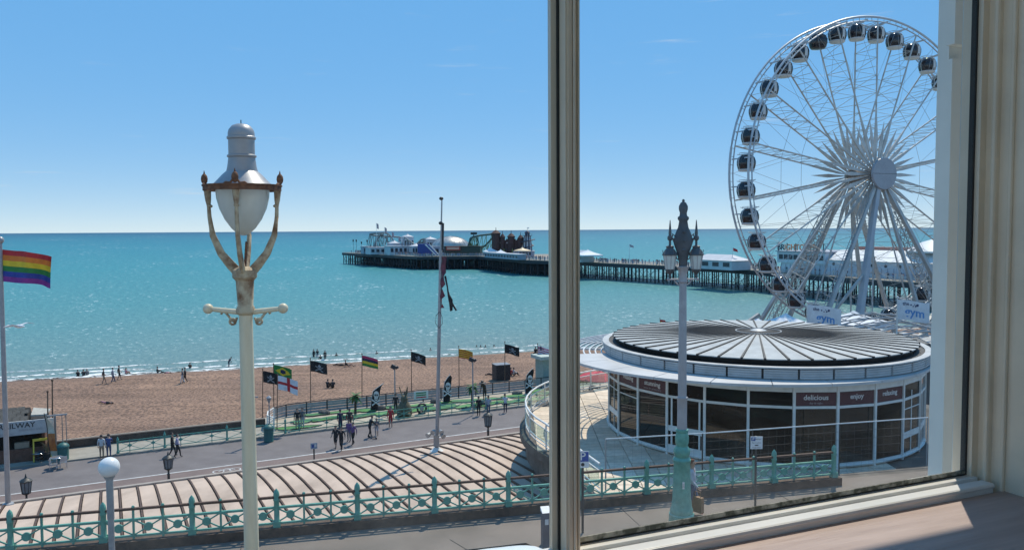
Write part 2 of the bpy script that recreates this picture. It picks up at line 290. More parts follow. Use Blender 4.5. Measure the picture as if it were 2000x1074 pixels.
# lower ground, drive and its strips
ASPH = M('drive_asphalt', (.178, .157, .155), .85, c2=(.142, .124, .123), vs=.8, bump=.25, bs=40)
LANE = M('reddish_lane', (.20, .145, .13), .85, c2=(.155, .112, .10), vs=.7, bump=.25, bs=40)
PAVE = M('pale_paving', (.36, .33, .28), .85, c2=(.27, .25, .21), vs=1.1, bump=.15, bs=20)
LINE = M('white_road_line', (.66, .66, .64), .8, c2=(.44, .43, .42), vs=3)
def strip(name, a0, a1, n0, n1, z, mat):
    mb = MB(); K = 40
    for k in range(K+1):
        for m in (n0, n1): mb.v.append(tuple(en(a0+(a1-a0)*k/K, m, z)))
    mb.f = [(2*k, 2*k+2, 2*k+3, 2*k+1) for k in range(K)]; mb.m = [0]*K; return struct(mb, name, mat)
strip('lower_ground', -300, 420, 10, 72.4, ZD-.02, CONC)
strip('seafront_drive', -250, 300, 58.6, 65.0, ZD, ASPH)
strip('cycle_lane', -250, 300, 40.2, 58.55, ZD+.002, LANE)
strip('road_line', -250, 300, 58.5, 58.66, ZD+.008, LINE)
for a in (6.5, 60):       # faded cycle mark by the line
    mb = MB()
    for k, (du, dn) in enumerate(((0, 0), (1.1, 0))):
        mb.arc(.32, .40, ZD+.01, ZD+.012, 0, 2*pi, 16, tuple(en(a+du, 57.4+dn))[:2])
    mb.bar(en(a, 57.4, ZD+.012), en(a+.6, 57.9, ZD+.012), .07, .004); mb.bar(en(a+.6, 57.9, ZD+.012), en(a+1.1, 57.4, ZD+.012), .07, .004); mb.bar(en(a+.3, 57.5, ZD+.012), en(a+.9, 57.6, ZD+.012), .07, .004)
    if a < 50: struct(mb, 'cycle_mark', LINE)
mb = MB(); mb.slab([en(-250, 65.05, ZD-.1), en(300, 65.05, ZD-.1), en(300, 71.8, ZD-.1), en(-250, 71.8, ZD-.1)], (0, 0, .22)); struct(mb, 'seafront_pavement', PAVE)
# upper street
RL = lambda x: 23.46+.24*x                                    # the railing line on the upper street
RD = V((1, .24, 0)).normalized(); RN = V((-.24, 1, 0)).normalized()
UPAV = M('upper_pavement', (.205, .172, .146), .85, c2=(.135, .115, .097), vs=.35, bump=.2, bs=35)
UROAD = M('upper_road', (.08, .08, .084), .85, var=.25, vs=.8, bump=.25, bs=35)
def along(x, off, z): q = V((x, RL(x), z)); return V((q.x, q.y, z))+RN*off
mb = MB(); mb.slab([along(-90, -4.2, -.4), along(90, -4.2, -.4), along(90, .5, -.4), along(-90, .5, -.4)], (0, 0, .4)); struct(mb, 'upper_pavement', UPAV)
mb = MB(); mb.slab([along(-90, -18, -.42), along(90, -18, -.42), along(90, -4.22, -.42), along(-90, -4.22, -.42)], (0, 0, .29)); struct(mb, 'upper_road', UROAD)
mb = MB(); mb.slab([along(-90, -4.45, -.2), along(90, -4.45, -.2), along(90, -4.2, -.2), along(-90, -4.2, -.2)], (0, 0, .206)); struct(mb, 'kerb', CONC)
JNT = M('pavement_joint', (.06, .055, .05), .9)
for x, o0, o1, dx in ((-1.55, -2.9, -1.5, -.55), (-7.5, -4.1, -.3, 0), (3.2, -4.1, -.3, 0), (8.4, -4.1, -.3, 0), (-12.8, -4.1, -.3, 0)):
    put('paving_joint', MB().bar(along(x, o0, .004), along(x+dx, o1, .004), .025, .006).mesh('paving_joint', JNT), bpy.data.objects['upper_pavement'])
mb = MB(); mb.slab([along(-90, .5, -8.3), along(90, .5, -8.3), along(90, 1.0, -8.3), along(-90, 1.0, -8.3)], (0, 0, 8.28)); struct(mb, 'retaining_wall', DCONC)
# ------------------------------------------------------------------ the room and the window
WM = V((.09, 1.25, 0)); WA = atan2(.39, .92)
XR = .902; ZG = H-.504
WROT = Matrix.Rotation(WA, 4, 'Z'); 
PLAS = M('room_plaster', (.80, .78, .74), .8, var=.06)
STUC = M('white_stucco', (.78, .76, .71), .75, var=.1, vs=1.5)
room = put('room_wall', MB().bx((-9, -.12, -.3), (-2.6, .09, 14)).bx((-2.6, -.12, -.3), (-1.3, .09, ZG-.3)).bx((-2.6, -.12, 10.9), (-1.3, .09, 14)).bx((XR+.13, -.12, -.3), (1.7, .09, 14)).bx((4.2, -.12, -.3), (12, .09, 14)).bx((1.7, -.12, -.3), (4.2, .09, 7.3)).bx((1.7, -.12, 10.9), (4.2, .09, 14)).bx((-1.3, -.12, -.3), (XR+.13, .09, ZG-.045)).bx((-1.3, -.12, 10.9), (XR+.13, .09, 14)).mesh('room_wall', STUC), None, WM, (0, 0, WA), kind='structure')  # openings left and right of the window are unseen, added to brighten the room
put('room_wall', MB().bx((-2.7, -4.6, 6.8), (-2.6, -.13, 7.6)).bx((-2.7, -4.6, 10.9), (-2.6, -.13, 11.2)).bx((-2.7, -4.6, 7.6), (-2.6, -3.6, 10.9)).bx((4.3, -4.6, 6.8), (4.4, -.13, 11.2)).bx((-2.7, -4.7, 6.8), (4.4, -4.6, 11.2)).mesh('room_wall', PLAS), None, WM, (0, 0, WA), kind='structure')  # gap in the left wall is added out of view for more light
put('room_ceiling', MB().bx((-2.7, -4.7, 11.2), (4.4, -.125, 11.3)).mesh('room_ceiling', PLAS), None, WM, (0, 0, WA), kind='structure')
put('room_floor', MB().bx((-2.7, -4.7, 6.7), (4.4, -.125, 6.8)).mesh('room_floor', M('room_carpet', (.55, .47, .38), .9)), None, WM, (0, 0, WA), kind='structure')
put('unseen_canopy', MB().bx((-1.6, .1, 10.22), (2.22, .91, 10.32)).mesh('unseen_canopy', STUC), None, WM, (0, 0, WA), kind='structure')  # unseen overhang added above, its depth cuts off the sun patch on the sill
FRM = M('window_frame_paint', (.86, .71, .53), .45, var=.10, vs=6, bump=.06, bs=25)
GASK = M('dark_gasket', (.03, .03, .028), .7)
win = thing('window', 'white painted timber window with two tall panes and a moulded mullion', 'window', (WM.x, WM.y, ZG), WA)
mu = MB(); mu.bx((-.0212, -.030, -.04), (.001, .008, 2.4)); mu.bx((-.0175, -.033, -.04), (-.0115, -.029, 2.4)); mu.tube((-.0065, -.031, -.04), (-.0065, -.031, 2.4), .0032, n=10); mu.bx((-.0015, -.0335, -.04), (.0012, -.029, 2.4))
mu.build('mullion', FRM, win, 40)
g = MB(); g.bx((-.0245, -.010, -.04), (-.0213, .006, 2.4)); g.bx((XR, -.003, -.0), (XR+.0055, .008, 2.4)); g.bx((.002, -.004, .0), (XR-.001, .004, .003)); g.build('gasket', GASK, win); MB().bx((.002, -.0045, .003), (XR-.001, -.0022, .011)).build('grime_line', M('glazing_grime', (.40, .39, .34), .9, c2=(.09, .095, .075), vs=45, th=(.42, .6)), win)
MB().bx((-.034, -.006, -.04), (-.0246, .004, 2.4)).build('sash_edge', FRM, win)
jb = MB()
for x0, x1, d in ((.9076, .925, .013), (.925, .935, .035), (.935, .942, .06), (.942, 1.1, .1)): jb.bx((x0+.0002, -d, -.06), (1.12 if x1 > 1 else x1, .03, 2.5))
jb.tube((.925, -.030, -.06), (.925, -.030, 2.5), .006, n=8); jb.tube((.938, -.056, -.06), (.938, -.056, 2.5), .005, n=8)
jb.build('right_jamb', FRM, win, 40)
MB().bx((-1.35, -.1, -.06), (-1.22, .03, 2.5)).build('left_jamb', FRM, win)
MB().bx((-1.22, -.08, 2.36), (.9142, .03, 2.5)).build('head', FRM, win)
br = MB(); br.bx((-1.22, -.022, -.05), (.9142, .005, -.001)); br.bx((-1.22, -.031, -.05), (.9142, -.0222, -.008)); br.bx((-1.22, -.056, -.05), (.9142, -.0312, -.004)); br.tube((-1.22, -.054, -.009), (.914, -.054, -.009), .0055, n=8)
br.build('bottom_rail', M('window_rail_paint', (.76, .75, .72), .4, var=.08, bump=.05), win, 40)
for x0, x1 in ((-1.22, -.0341), (.0012, XR)):
    MB().bx((x0, -.002, .0), (x1, .002, 2.36)).build('pane', glass_mat('window_glass', (.955, .965, .965), .06, .13, -.02, .32), win)
MB().bx((XR+.006, .0205, -.10), (XR+.12, .032, 2.5)).build('outer_lining', WHITE, win)
post = thing('balcony_post', 'white panelled balcony post outside the window at the right', 'post', (WM.x, WM.y, 0), WA)
RVP = M('outer_post_paint', (.88, .87, .80), .5, var=.07)
MB().bx((1.66, .66, 6.9), (2.2, .70, 10.215)).build('shaft', RVP, post)
for x0, x1 in ((1.66, 1.70), (1.735, 2.2)): MB().bx((x0, .648, 7.6), (x1, .6598, 9.02)).build('panel_stile', RVP, post)
MB().bx((1.645, .63, 9.06), (2.2, .6598, 9.3)).build('capital', RVP, post)
MB().bx((1.64, .64, 7.55), (2.2, .76, 7.67)).build('base_block', WHITE, post)
MB().bx((-1.3, .032, -.14), (XR+.0, .12, -.062)).build('outer_sill', WHITE, win)
SILL = M('sill_board_wood', (.50, .385, .35), .5, c2=(.38, .28, .25), vs=5, th=(.3, .7), bump=.12, bs=12, stretch=(.9, 9, 9))
put('window_sill', MB().bx((-1.3, -.42, -.062), (1.6, -.0575, -.022)).mesh('window_sill', SILL), None, (WM.x, WM.y, ZG), (0, 0, WA), 'greyed brown wooden sill board inside the window, half in sun', 'window sill')
# ------------------------------------------------------------------ ribbed vault roof below the railing
vault = thing('vault_roof', 'beige low vaulted roof with dark curved ribs below the green railing', 'roof', en(8, 30, ZD))
VO = vault.location
VP = M('vault_panel', (.57, .44, .35), .8, c2=(.37, .28, .22), vs=.7, th=(.28, .60), bump=.35, bs=3.5, stretch=(1, .35, 1))
N0 = 39.2
def vz(s): return -2.35-.6*max(0, 1-s/7.0)**2 - .0*s
def vpt(a, s, dz=0): q = en(a, N0-s); q.z = vz(s)+dz; return q-VO
step = .72; ribs = [-12+step*k for k in range(58)]
for a in ribs:
    sm_ = 15.1+.2414*a; K = 12
    mb = MB(); mb.path([vpt(a, sm_*(k/K)**1.2, .03) for k in range(K+1)], .047, 4); mb.build('rib', BROWN, vault)
    mb = MB()
    for k in range(K+1):
        s0 = sm_*(k/K)**1.2
        for b in (.06, .36, .66): mb.v.append(tuple(vpt(a+b, min(s0, 15.1+.2414*(a+b)), .012*sin(b*9))))
    mb.f = [(k*3+j, k*3+j+1, (k+1)*3+j+1, (k+1)*3+j) for k in range(K) for j in range(2)]; mb.m = [0]*len(mb.f); mb.build('roof_panel', VP, vault, 60)
mb = MB(); mb.slab([en(-13, N0+.05, ZD)-VO, en(30, N0+.05, ZD)-VO, en(30, N0-.3, ZD)-VO, en(-13, N0-.3, ZD)-VO], (0, 0, 4.95)); mb.build('front_wall', CONC, vault)
mb = MB(); mb.bar(vpt(-13, -.05, .02), vpt(30, -.05, .02), .22, .16); mb.build('eaves_edge', M('eaves_edge', (.36, .31, .27), .8), vault)
# ------------------------------------------------------------------ upper railing
rail = thing('promenade_railing', 'long sea green iron railing with round bosses and brown handrail above the street kerb', 'railing', (-.15, RL(-.15), 0), atan2(.24, 1))
SP = 2.158*sqrt(1+.24**2)
PLN = M('brown_plinth', (.13, .085, .06), .85, c2=(.06, .042, .034), vs=4, bump=.25, bs=25)
pm = MB(); pm.lathe([(.10, .26), (.10, .42), (.075, .46), (.075, .98), (.09, 1.0), (.09, 1.04), (.07, 1.08), (.085, 1.16), (.07, 1.25), (.03, 1.31), (.005, 1.34)], 8)
pm.box((0, 0, .34), (.2, .2, .16)); pm = pm.mesh('post', GREEN, 35)
bm_ = MB(); bm_.bar((0, 0, .28), (0, 0, 1.12), .055, .055); bm_.ball((0, 0, 1.14), .045, nu=8, nv=5); bm_ = bm_.mesh('baluster', GREEN, 35)
bay = SP/3
cms = [MB().bar((-(bay/2-.03), 0, .58-s*.19), (bay/2-.03, 0, .58+s*.19), .035, .035).mesh('brace', GREEN) for s in (-1, 1)]
dm = MB(); dm.tube((0, -.03, .58), (0, .03, .58), .115, n=16); dm = dm.mesh('boss', GREEN, 35)
k0, k1 = -10, 5
for k in range(k0, k1+1):
    put('post', pm, rail, (k*SP, 0, 0))
    if k == k1: break
    for j in range(3):
        if j: put('baluster', bm_, rail, (k*SP+j*bay, 0, 0))
        [put('brace', c, rail, (k*SP+(j+.5)*bay, 0, 0)) for c in cms]; put('boss', dm, rail, (k*SP+(j+.5)*bay, 0, 0))
    MB().box((SP/2, 0, .80), (SP-.12, .075, .06)).build('top_rail', GREEN, rail, loc=(k*SP, 0, 0))
    MB().box((SP/2, 0, .355), (SP-.12, .06, .05)).build('bottom_rail', GREEN, rail, loc=(k*SP, 0, 0))
    MB().box((SP/2, 0, 1.09), (SP-.1, .085, .06)).build('handrail', BROWN, rail, loc=(k*SP, 0, 0))
MB().bx((k0*SP-.2, -.17, -.02), (k1*SP+.2, .2, .26)).build('plinth', PLN, rail)
# ------------------------------------------------------------------ round terrace
TC = V((11.34, 36.5, 0)); ZT = -.6; RT = 10.75
terr = thing('round_terrace', 'round paved terrace on a dark concrete drum around the pavilion', 'terrace', (TC.x, TC.y, ZD))
dz = -ZD
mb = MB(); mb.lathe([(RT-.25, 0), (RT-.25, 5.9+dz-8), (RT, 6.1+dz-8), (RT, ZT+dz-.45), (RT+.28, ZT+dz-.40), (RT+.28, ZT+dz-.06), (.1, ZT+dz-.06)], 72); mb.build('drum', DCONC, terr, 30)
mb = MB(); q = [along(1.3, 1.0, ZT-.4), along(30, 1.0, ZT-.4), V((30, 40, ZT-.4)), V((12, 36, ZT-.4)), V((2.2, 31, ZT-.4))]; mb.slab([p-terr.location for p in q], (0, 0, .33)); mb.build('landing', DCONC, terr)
TILE = [M('terrace_slab_%d' % i, c, .85, var=.2, vs=2.5, bump=.15) for i, c in enumerate(((.72, .59, .46), (.63, .52, .40), (.76, .64, .51)))]
tl = [MB().box((0, 0, 0), (.87, .87, .07)).mesh('slab', t) for t in TILE]
cnt = 0
for i in range(-14, 12):
    for j in range(-14, 13):
        p = V((TC.x+i*.9, TC.y+j*.9, 0)); d = (p-TC).length
        on = d < RT-.15 or (p.y > RL(p.x)+1.6 and p.y < 36 and p.x > 2.9+(p.y-26.8)*-.26 and d < 14 and p.x < 12)
        if not on or d < 6.3 or p.x > 14.5: continue
        if cnt < 300: put('slab', tl[random.randrange(3)], terr, (p.x-TC.x, p.y-TC.y, ZT+dz-.03+random.uniform(-.003, .003))); cnt += 1
# balustrade: white rails on posts with glass between
bal = thing('terrace_balustrade', 'white curved rail with glass panels round the terrace edge', 'balustrade', (TC.x, TC.y, ZT))
pts = [V((RT*cos(R(a)), RT*sin(R(a)), 0)) for a in range(70, 206, 6)]+[V((1.9-TC.x, 30.6-TC.y, 0)), V((2.4-TC.x, 28.7-TC.y, 0)), V((2.96-TC.x, 26.8-TC.y, 0))]
up = lambda z: V((0, 0, z))
for z, r, nm in ((1.1, .045, 'top_rail'), (.86, .025, 'rail'), (.28, .025, 'rail'), (.14, .025, 'rail')): MB().path([p+up(z) for p in pts], r, 8).build(nm, WHITE, bal, 60)
BG = glass_mat('balustrade_glass', (.80, .90, .87), .25, .25, -.5, 1.6)
for a, b in zip(pts, pts[1:]):
    d = (b-a)*.04; MB().bar(a+d+up(.57), b-d+up(.57), .012, .52).build('pane', BG, bal)
for p in pts[::2]: MB().box(p+up(.55), (.07, .07, 1.1)).build('post', WHITE, bal)
# ------------------------------------------------------------------ glass pavilion (rotunda)
rot = thing('pavilion', 'round glass pavilion with white frames and a ribbed disc roof', 'pavilion', (TC.x, TC.y, ZT))
RW = 6.85
LOUV = M('louvre_white', (.47, .49, .50), .5, var=.15, vs=2)
PANEL = M('roof_zinc_panel', (.42, .44, .44), .5, .0, var=.2, vs=1.6)
RIBD = M('black_roof_rib', (.018, .018, .02), .6)
SIGNM = M('maroon_sign', (.085, .022, .03), .4, var=.15)
LETW = M('white_lettering', (.72, .70, .68), .6, var=.08)
LETG = M('grey_lettering', (.36, .32, .32), .6, var=.08)
MB().lathe([(6.2, -.1), (6.2, .04), (6.9, .05), (6.95, .12), (6.75, .14)], 52).build('base_ring', WHITE, rot, 30)
# where the frames stand: start from the frame seen at pixel 1465 and go round in 26 equal panels
best = min((abs(1000+F*(TC.x+RW*cos(t))/(TC.y+RW*sin(t))-1465), t) for t in [R(180+k*.1) for k in range(1600)] if TC.y+RW*sin(t) < TC.y-3)
TH0 = best[1]; NP = 26; DT = 2*pi/NP
def cyl(r, t, z): return V((r*cos(t), r*sin(t), z))
HT = 3.30                                   # eaves height
words = {-3: ('stunning', 'venue for private hire'), -4: ('relaxing', ''), 1: ('delicious', 'day & night'), 2: ('enjoy', ''), 3: ('relaxing', '')}
for k in range(NP):
    kk = k if k < 13 else k-26
    t0, t1 = TH0+k*DT, TH0+(k+1)*DT; tm = (t0+t1)/2
    door = kk == -2
    inn = lambda t, z, r=RW: cyl(r, t, z)
    p0, p1 = cyl(RW, t0, 0), cyl(RW, t1, 0); x = (p1-p0).normalized(); L = (p1-p0).length; nrm = V((cos(tm), sin(tm), 0)); mid = (p0+p1)/2
    rz = atan2(x.y, x.x)
    fm_ = MB(); fm_.box((-L/2, 0, HT/2), (.10, .14, HT)); fm_.box((0, 0, 2.36), (L-.1, .09, .10)); fm_.box((0, 0, HT-.18), (L-.1, .12, .36)); fm_.box((0, 0, .16), (L-.1, .09, .10))
    if door:
        for z in (.30, 1.08): fm_.box((0, 0, z), (L-.1, .08, .22))
        for xx in (-.62, .0, .62): fm_.box((xx*L/1.66, 0, 1.2), (.07, .085, 2.2))
    elif kk in (-4, -5, -6, 4): fm_.box((0, 0, 1.95), (L-.1, .05, .04)); 
    if kk in (-5, -6, 4, 5): fm_.box((0, 0, 1.4), (.05, .06, 2.5)); fm_.box((0, 0, .9), (L-.1, .06, .25))
    fm_.build('frame', WHITE, rot, loc=mid, rot=(0, 0, rz))
    MB().box((0, 0, 1.26), (L-.1, .02, 2.11)).build('pane', PANES[(k*7) % 3], rot, loc=mid, rot=(0, 0, rz))
    tp = MB().box((0, 0, 2.675), (L-.1, .02, .54)).build('transom_pane', DGLASS, rot, loc=mid, rot=(0, 0, rz))
    if kk in words:
        sg = MB().box((0, -.025, 2.67), (L-.14, .02, .49)).build('sign_panel', SIGNM, rot, loc=mid, rot=(0, 0, rz)); 
        # outward is local -y when the panel runs anticlockwise
        w1, w2 = words[kk]
        if nrm.dot(Matrix.Rotation(rz, 3, 'Z') @ V((0, -1, 0))) < 0: sg.location = mid; fl_ = pi
        else: fl_ = 0
        for w, sz, zz, mt in ((w1, .27, 2.73, LETW), (w2, .11, 2.52, LETG)):
            if w: put('lettering', text_mesh(w, sz, mt, .004, .004 if sz > .2 else 0), sg, (0, -.04 if not fl_ else .04, zz), (pi/2, 0, fl_))
if True:   # flip sign panels outward where needed
    for o in list(rot.children):
        if o.name.startswith('sign_panel'):
            out = Matrix.Rotation(o.rotation_euler.z, 3, 'Z') @ V((0, -1, 0)); c = o.location.normalized()
            if out.dot(c) < 0:
                for v in o.data.vertices: v.co.y += .05
MB().lathe([(6.6, -.06), (6.6, .0), (.1, .0)], 40).build('floor', M('pavilion_floor', (.10, .08, .07), .6), rot)
# canopy: solid plate in front and right, open curved slats at the left and back
CC = V((-.9, .5, 0)); RC = 8.2
a0, a1 = R(186), R(372)
cn = 12
for k in range(cn):
    b0, b1 = a0+(a1-a0)*k/cn, a0+(a1-a0)*(k+1)/cn; mb = MB(); vs = []
    for j in range(5):
        a = b0+.002+(b1-b0-.004)*j/4; o_ = CC+cyl(RC, a, 0); i_ = cyl(6.75, atan2(o_.y, o_.x), 0)
        vs += [V((i_.x, i_.y, HT+.10)), V((o_.x, o_.y, HT+.0)), V((o_.x, o_.y, HT+.10)), V((i_.x, i_.y, HT+.16))]
    fs = [(j*4+i, (j+1)*4+i, (j+1)*4+(i+1) % 4, j*4+(i+1) % 4) for j in range(4) for i in range(4)]+[(0, 1, 2, 3), (19, 18, 17, 16)]
    mb.add(vs, fs); mb.build('canopy_plate', M('canopy_grey', (.52, .52, .52), .5, var=.15, vs=.8), rot)
for j in range(8):
    f = j/7; mb = MB(); pt = []
    for i in range(21):
        a = R(100+86*i/20); o_ = CC+cyl(RC, a, 0); i_ = cyl(7.2, atan2(o_.y, o_.x), 0); q = i_.lerp(o_, f); pt.append((q.x, q.y, HT+.06))
    mb.path(pt, .045, 4); mb.build('canopy_slat', WMETAL, rot)
for i in range(0, 21, 4):
    a = R(100+86*i/20); o_ = CC+cyl(RC, a, 0); i_ = cyl(7.0, atan2(o_.y, o_.x), 0)
    MB().bar(i_+up(HT+.02), o_+up(HT+.02), .07, .10).build('canopy_arm', WMETAL, rot)
# louvre drum, gutter and disc roof
NL = 34
for k in range(NL):
    t0, t1 = 2*pi*k/NL+.006, 2*pi*(k+1)/NL-.006
    mb = MB(); mb.arc(7.0, 7.06, HT+.16, HT+.52, t0, t1, 4)
    for z in (.20, .29, .38, .47): mb.arc(7.04, 7.10, HT+z, HT+z+.05, t0, t1, 4)
    mb.build('louvre_panel', LOUV, rot)
MB().arc(6.85, 7.14, HT+.56, HT+.61, 0, 2*pi, 72).build('parapet_cap', M('cap_grey', (.50, .51, .51), .5, var=.2, vs=1.5), rot, 30)
MB().lathe([(6.98, HT+.14), (6.98, HT+.56), (6.5, HT+.58), (6.5, HT+.5), (.1, HT+.5)], 60).build('roof_drum', M('drum_dark', (.05, .05, .055), .7), rot, 30)
NR = 48; RR = 6.62; ZE, ZA = HT+.80, HT+1.02
MB().lathe([(RR-.25, HT+.5), (RR-.1, ZE-.03), (RR-.12, ZE-.02), (.1, ZA-.08)], 72).build('roof_gutter', RIBD, rot, 30)
for k in range(NR):
    t0, t1 = 2*pi*k/NR, 2*pi*(k+1)/NR; e = .022
    mb = MB(); 
    q = [cyl(.35, t0+e*2, ZA+.02), cyl(RR, t0+e*.35, ZE), cyl(RR, (t0+t1)/2, ZE), cyl(RR, t1-e*.35, ZE), cyl(.35, t1-e*2, ZA+.02)]
    mb.slab(q, (0, 0, .035)); mb.build('roof_panel', PANEL, rot)
    MB().bar(cyl(.3, t0, ZA+.05), cyl(RR+.05, t0, ZE+.03), .045, .09, w2=.075).build('roof_rib', RIBD, rot)
MB().lathe([(.36, ZA-.02), (.36, ZA+.10), (.2, ZA+.16), (.05, ZA+.18)], 20).build('roof_boss', LOUV, rot, 30); MB().arc(.98, 1.03, ZA+.045, ZA+.09, 0, 2*pi, 32).build('roof_ring', GREYM, rot, 30)
# ------------------------------------------------------------------ left foreground lamp
def lamp_near():
    q = gd(471, 600, 9.0); t = thing('street_lamp', 'tall cream lamp post with a rusty four armed cradle holding an opal bowl lantern', 'street lamp', (q.x+.05, q.y, -.075))
    MB().lathe([(.24, 0), (.24, .3), (.17, .5), (.15, 2.2), (.17, 2.25), (.10, 2.5), (.082, 5), (.074, 7.63)], 20).build('post', CREAM, t, 35)
    MB().lathe([(.078, 7.63), (.105, 7.66), (.105, 7.70), (.085, 7.74), (.10, 8.02), (.135, 8.06), (.135, 8.14), (.11, 8.16), (.05, 8.18)], 16).build('neck', RUST, t, 35)
    for s in (-1, 1):
        b = MB(); b.tube((s*.09, 0, 7.665), (s*.40, 0, 7.70), .032, .026, n=12); b.ball((s*.425, 0, 7.703), .058, nu=16, nv=10); b.build('ladder_arm', CREAM, t, 40)
        sc_ = MB(); sc_.path([(s*(.10+.055*(1-cos(a*.5))+.07*a/6), 0, 7.60-.05*sin(a)-.02*a/6+.05*a/6*.9) for a in [i*6/14 for i in range(15)]], .014, 6)
        sc_.arc(.02, .045, 0, .02, 0, 2*pi, 10); 
        sc_.v[-44:] = [(s*.15+x, z-.01, 7.555+y) for x, y, z in sc_.v[-44:]]
        sc_.build('scroll_bracket', RUST, t, 60)
    RI = .41; ZR = 9.03
    for k in range(4):
        a = R(8+90*k); c, s = cos(a), sin(a)
        pr = [(.06, 8.10), (.15, 8.20), (.25, 8.33), (.335, 8.53), (.365, 8.74), (.37, 8.86), (RI-.035, 8.93), (RI-.03, ZR)]
        b = MB(); b.path([(r*c, r*s, z) for r, z in pr], [.032, .03, .028, .026, .022, .020, .032, .040], 8, h=[.06, .055, .045, .035, .026, .022, .032, .040]); b.ball(((RI-.05)*c, (RI-.05)*s, 8.86), .034, (1, 1, .6), 10, 6); b.build('cradle_arm', RUST, t, 50)
    b = MB(); b.arc(RI-.03, RI+.012, ZR, ZR+.05, 0, 2*pi, 32); b.arc(RI-.02, RI+.022, ZR+.05, ZR+.065, 0, 2*pi, 32); b.build('cradle_ring', RUSTD, t, 30)
    for k in range(4):
        a = R(8+90*k+0); c, s = cos(a), sin(a)
        b = MB(); b.ball((RI*c, RI*s, ZR+.13), .036, (1.1, 1.1, 1.7), 8, 6); b.tube((RI*c, RI*s, ZR+.16), (RI*c, RI*s, ZR+.225), .018, .003, n=6)
        for e in (-1, 1): b.path([(RI*cos(a+e*d), RI*sin(a+e*d), ZR+z) for d, z in ((.02, .12), (.12, .07), (.24, .075), (.30, .055))], .014, 5)
        b.build('crest', RUSTD, t, 50)
    MB().lathe([(.015, 8.53), (.06, 8.545), (.13, 8.61), (.20, 8.71), (.255, 8.83), (.285, 8.95), (.295, 9.06), (.28, 9.07)], 28).build('bowl', OPAL, t, 60)
    MB().lathe([(.33, 9.065), (.335, 9.085), (.27, 9.15), (.215, 9.21), (.17, 9.25)], 28).build('reflector', SILVER, t, 40)
    MB().lathe([(.17, 9.25), (.158, 9.30), (.15, 9.36), (.145, 9.40), (.16, 9.41), (.16, 9.425), (.143, 9.435), (.143, 9.60), (.157, 9.61), (.157, 9.63), (.145, 9.64), (.145, 9.67), (.135, 9.71), (.10, 9.755), (.05, 9.775), (.006, 9.78)], 28).build('chimney', SILVER, t, 40)
    MB().tube((0, 0, 9.77), (0, 0, 9.82), .006, n=6).build('spike', DARK, t)
    for s in (0, 1): MB().tube((.0, .0+s*.02, 8.16), (.02, .02+s*.02, 8.46), .012, n=6).build('conduit', RUSTD, t)
lamp_near()
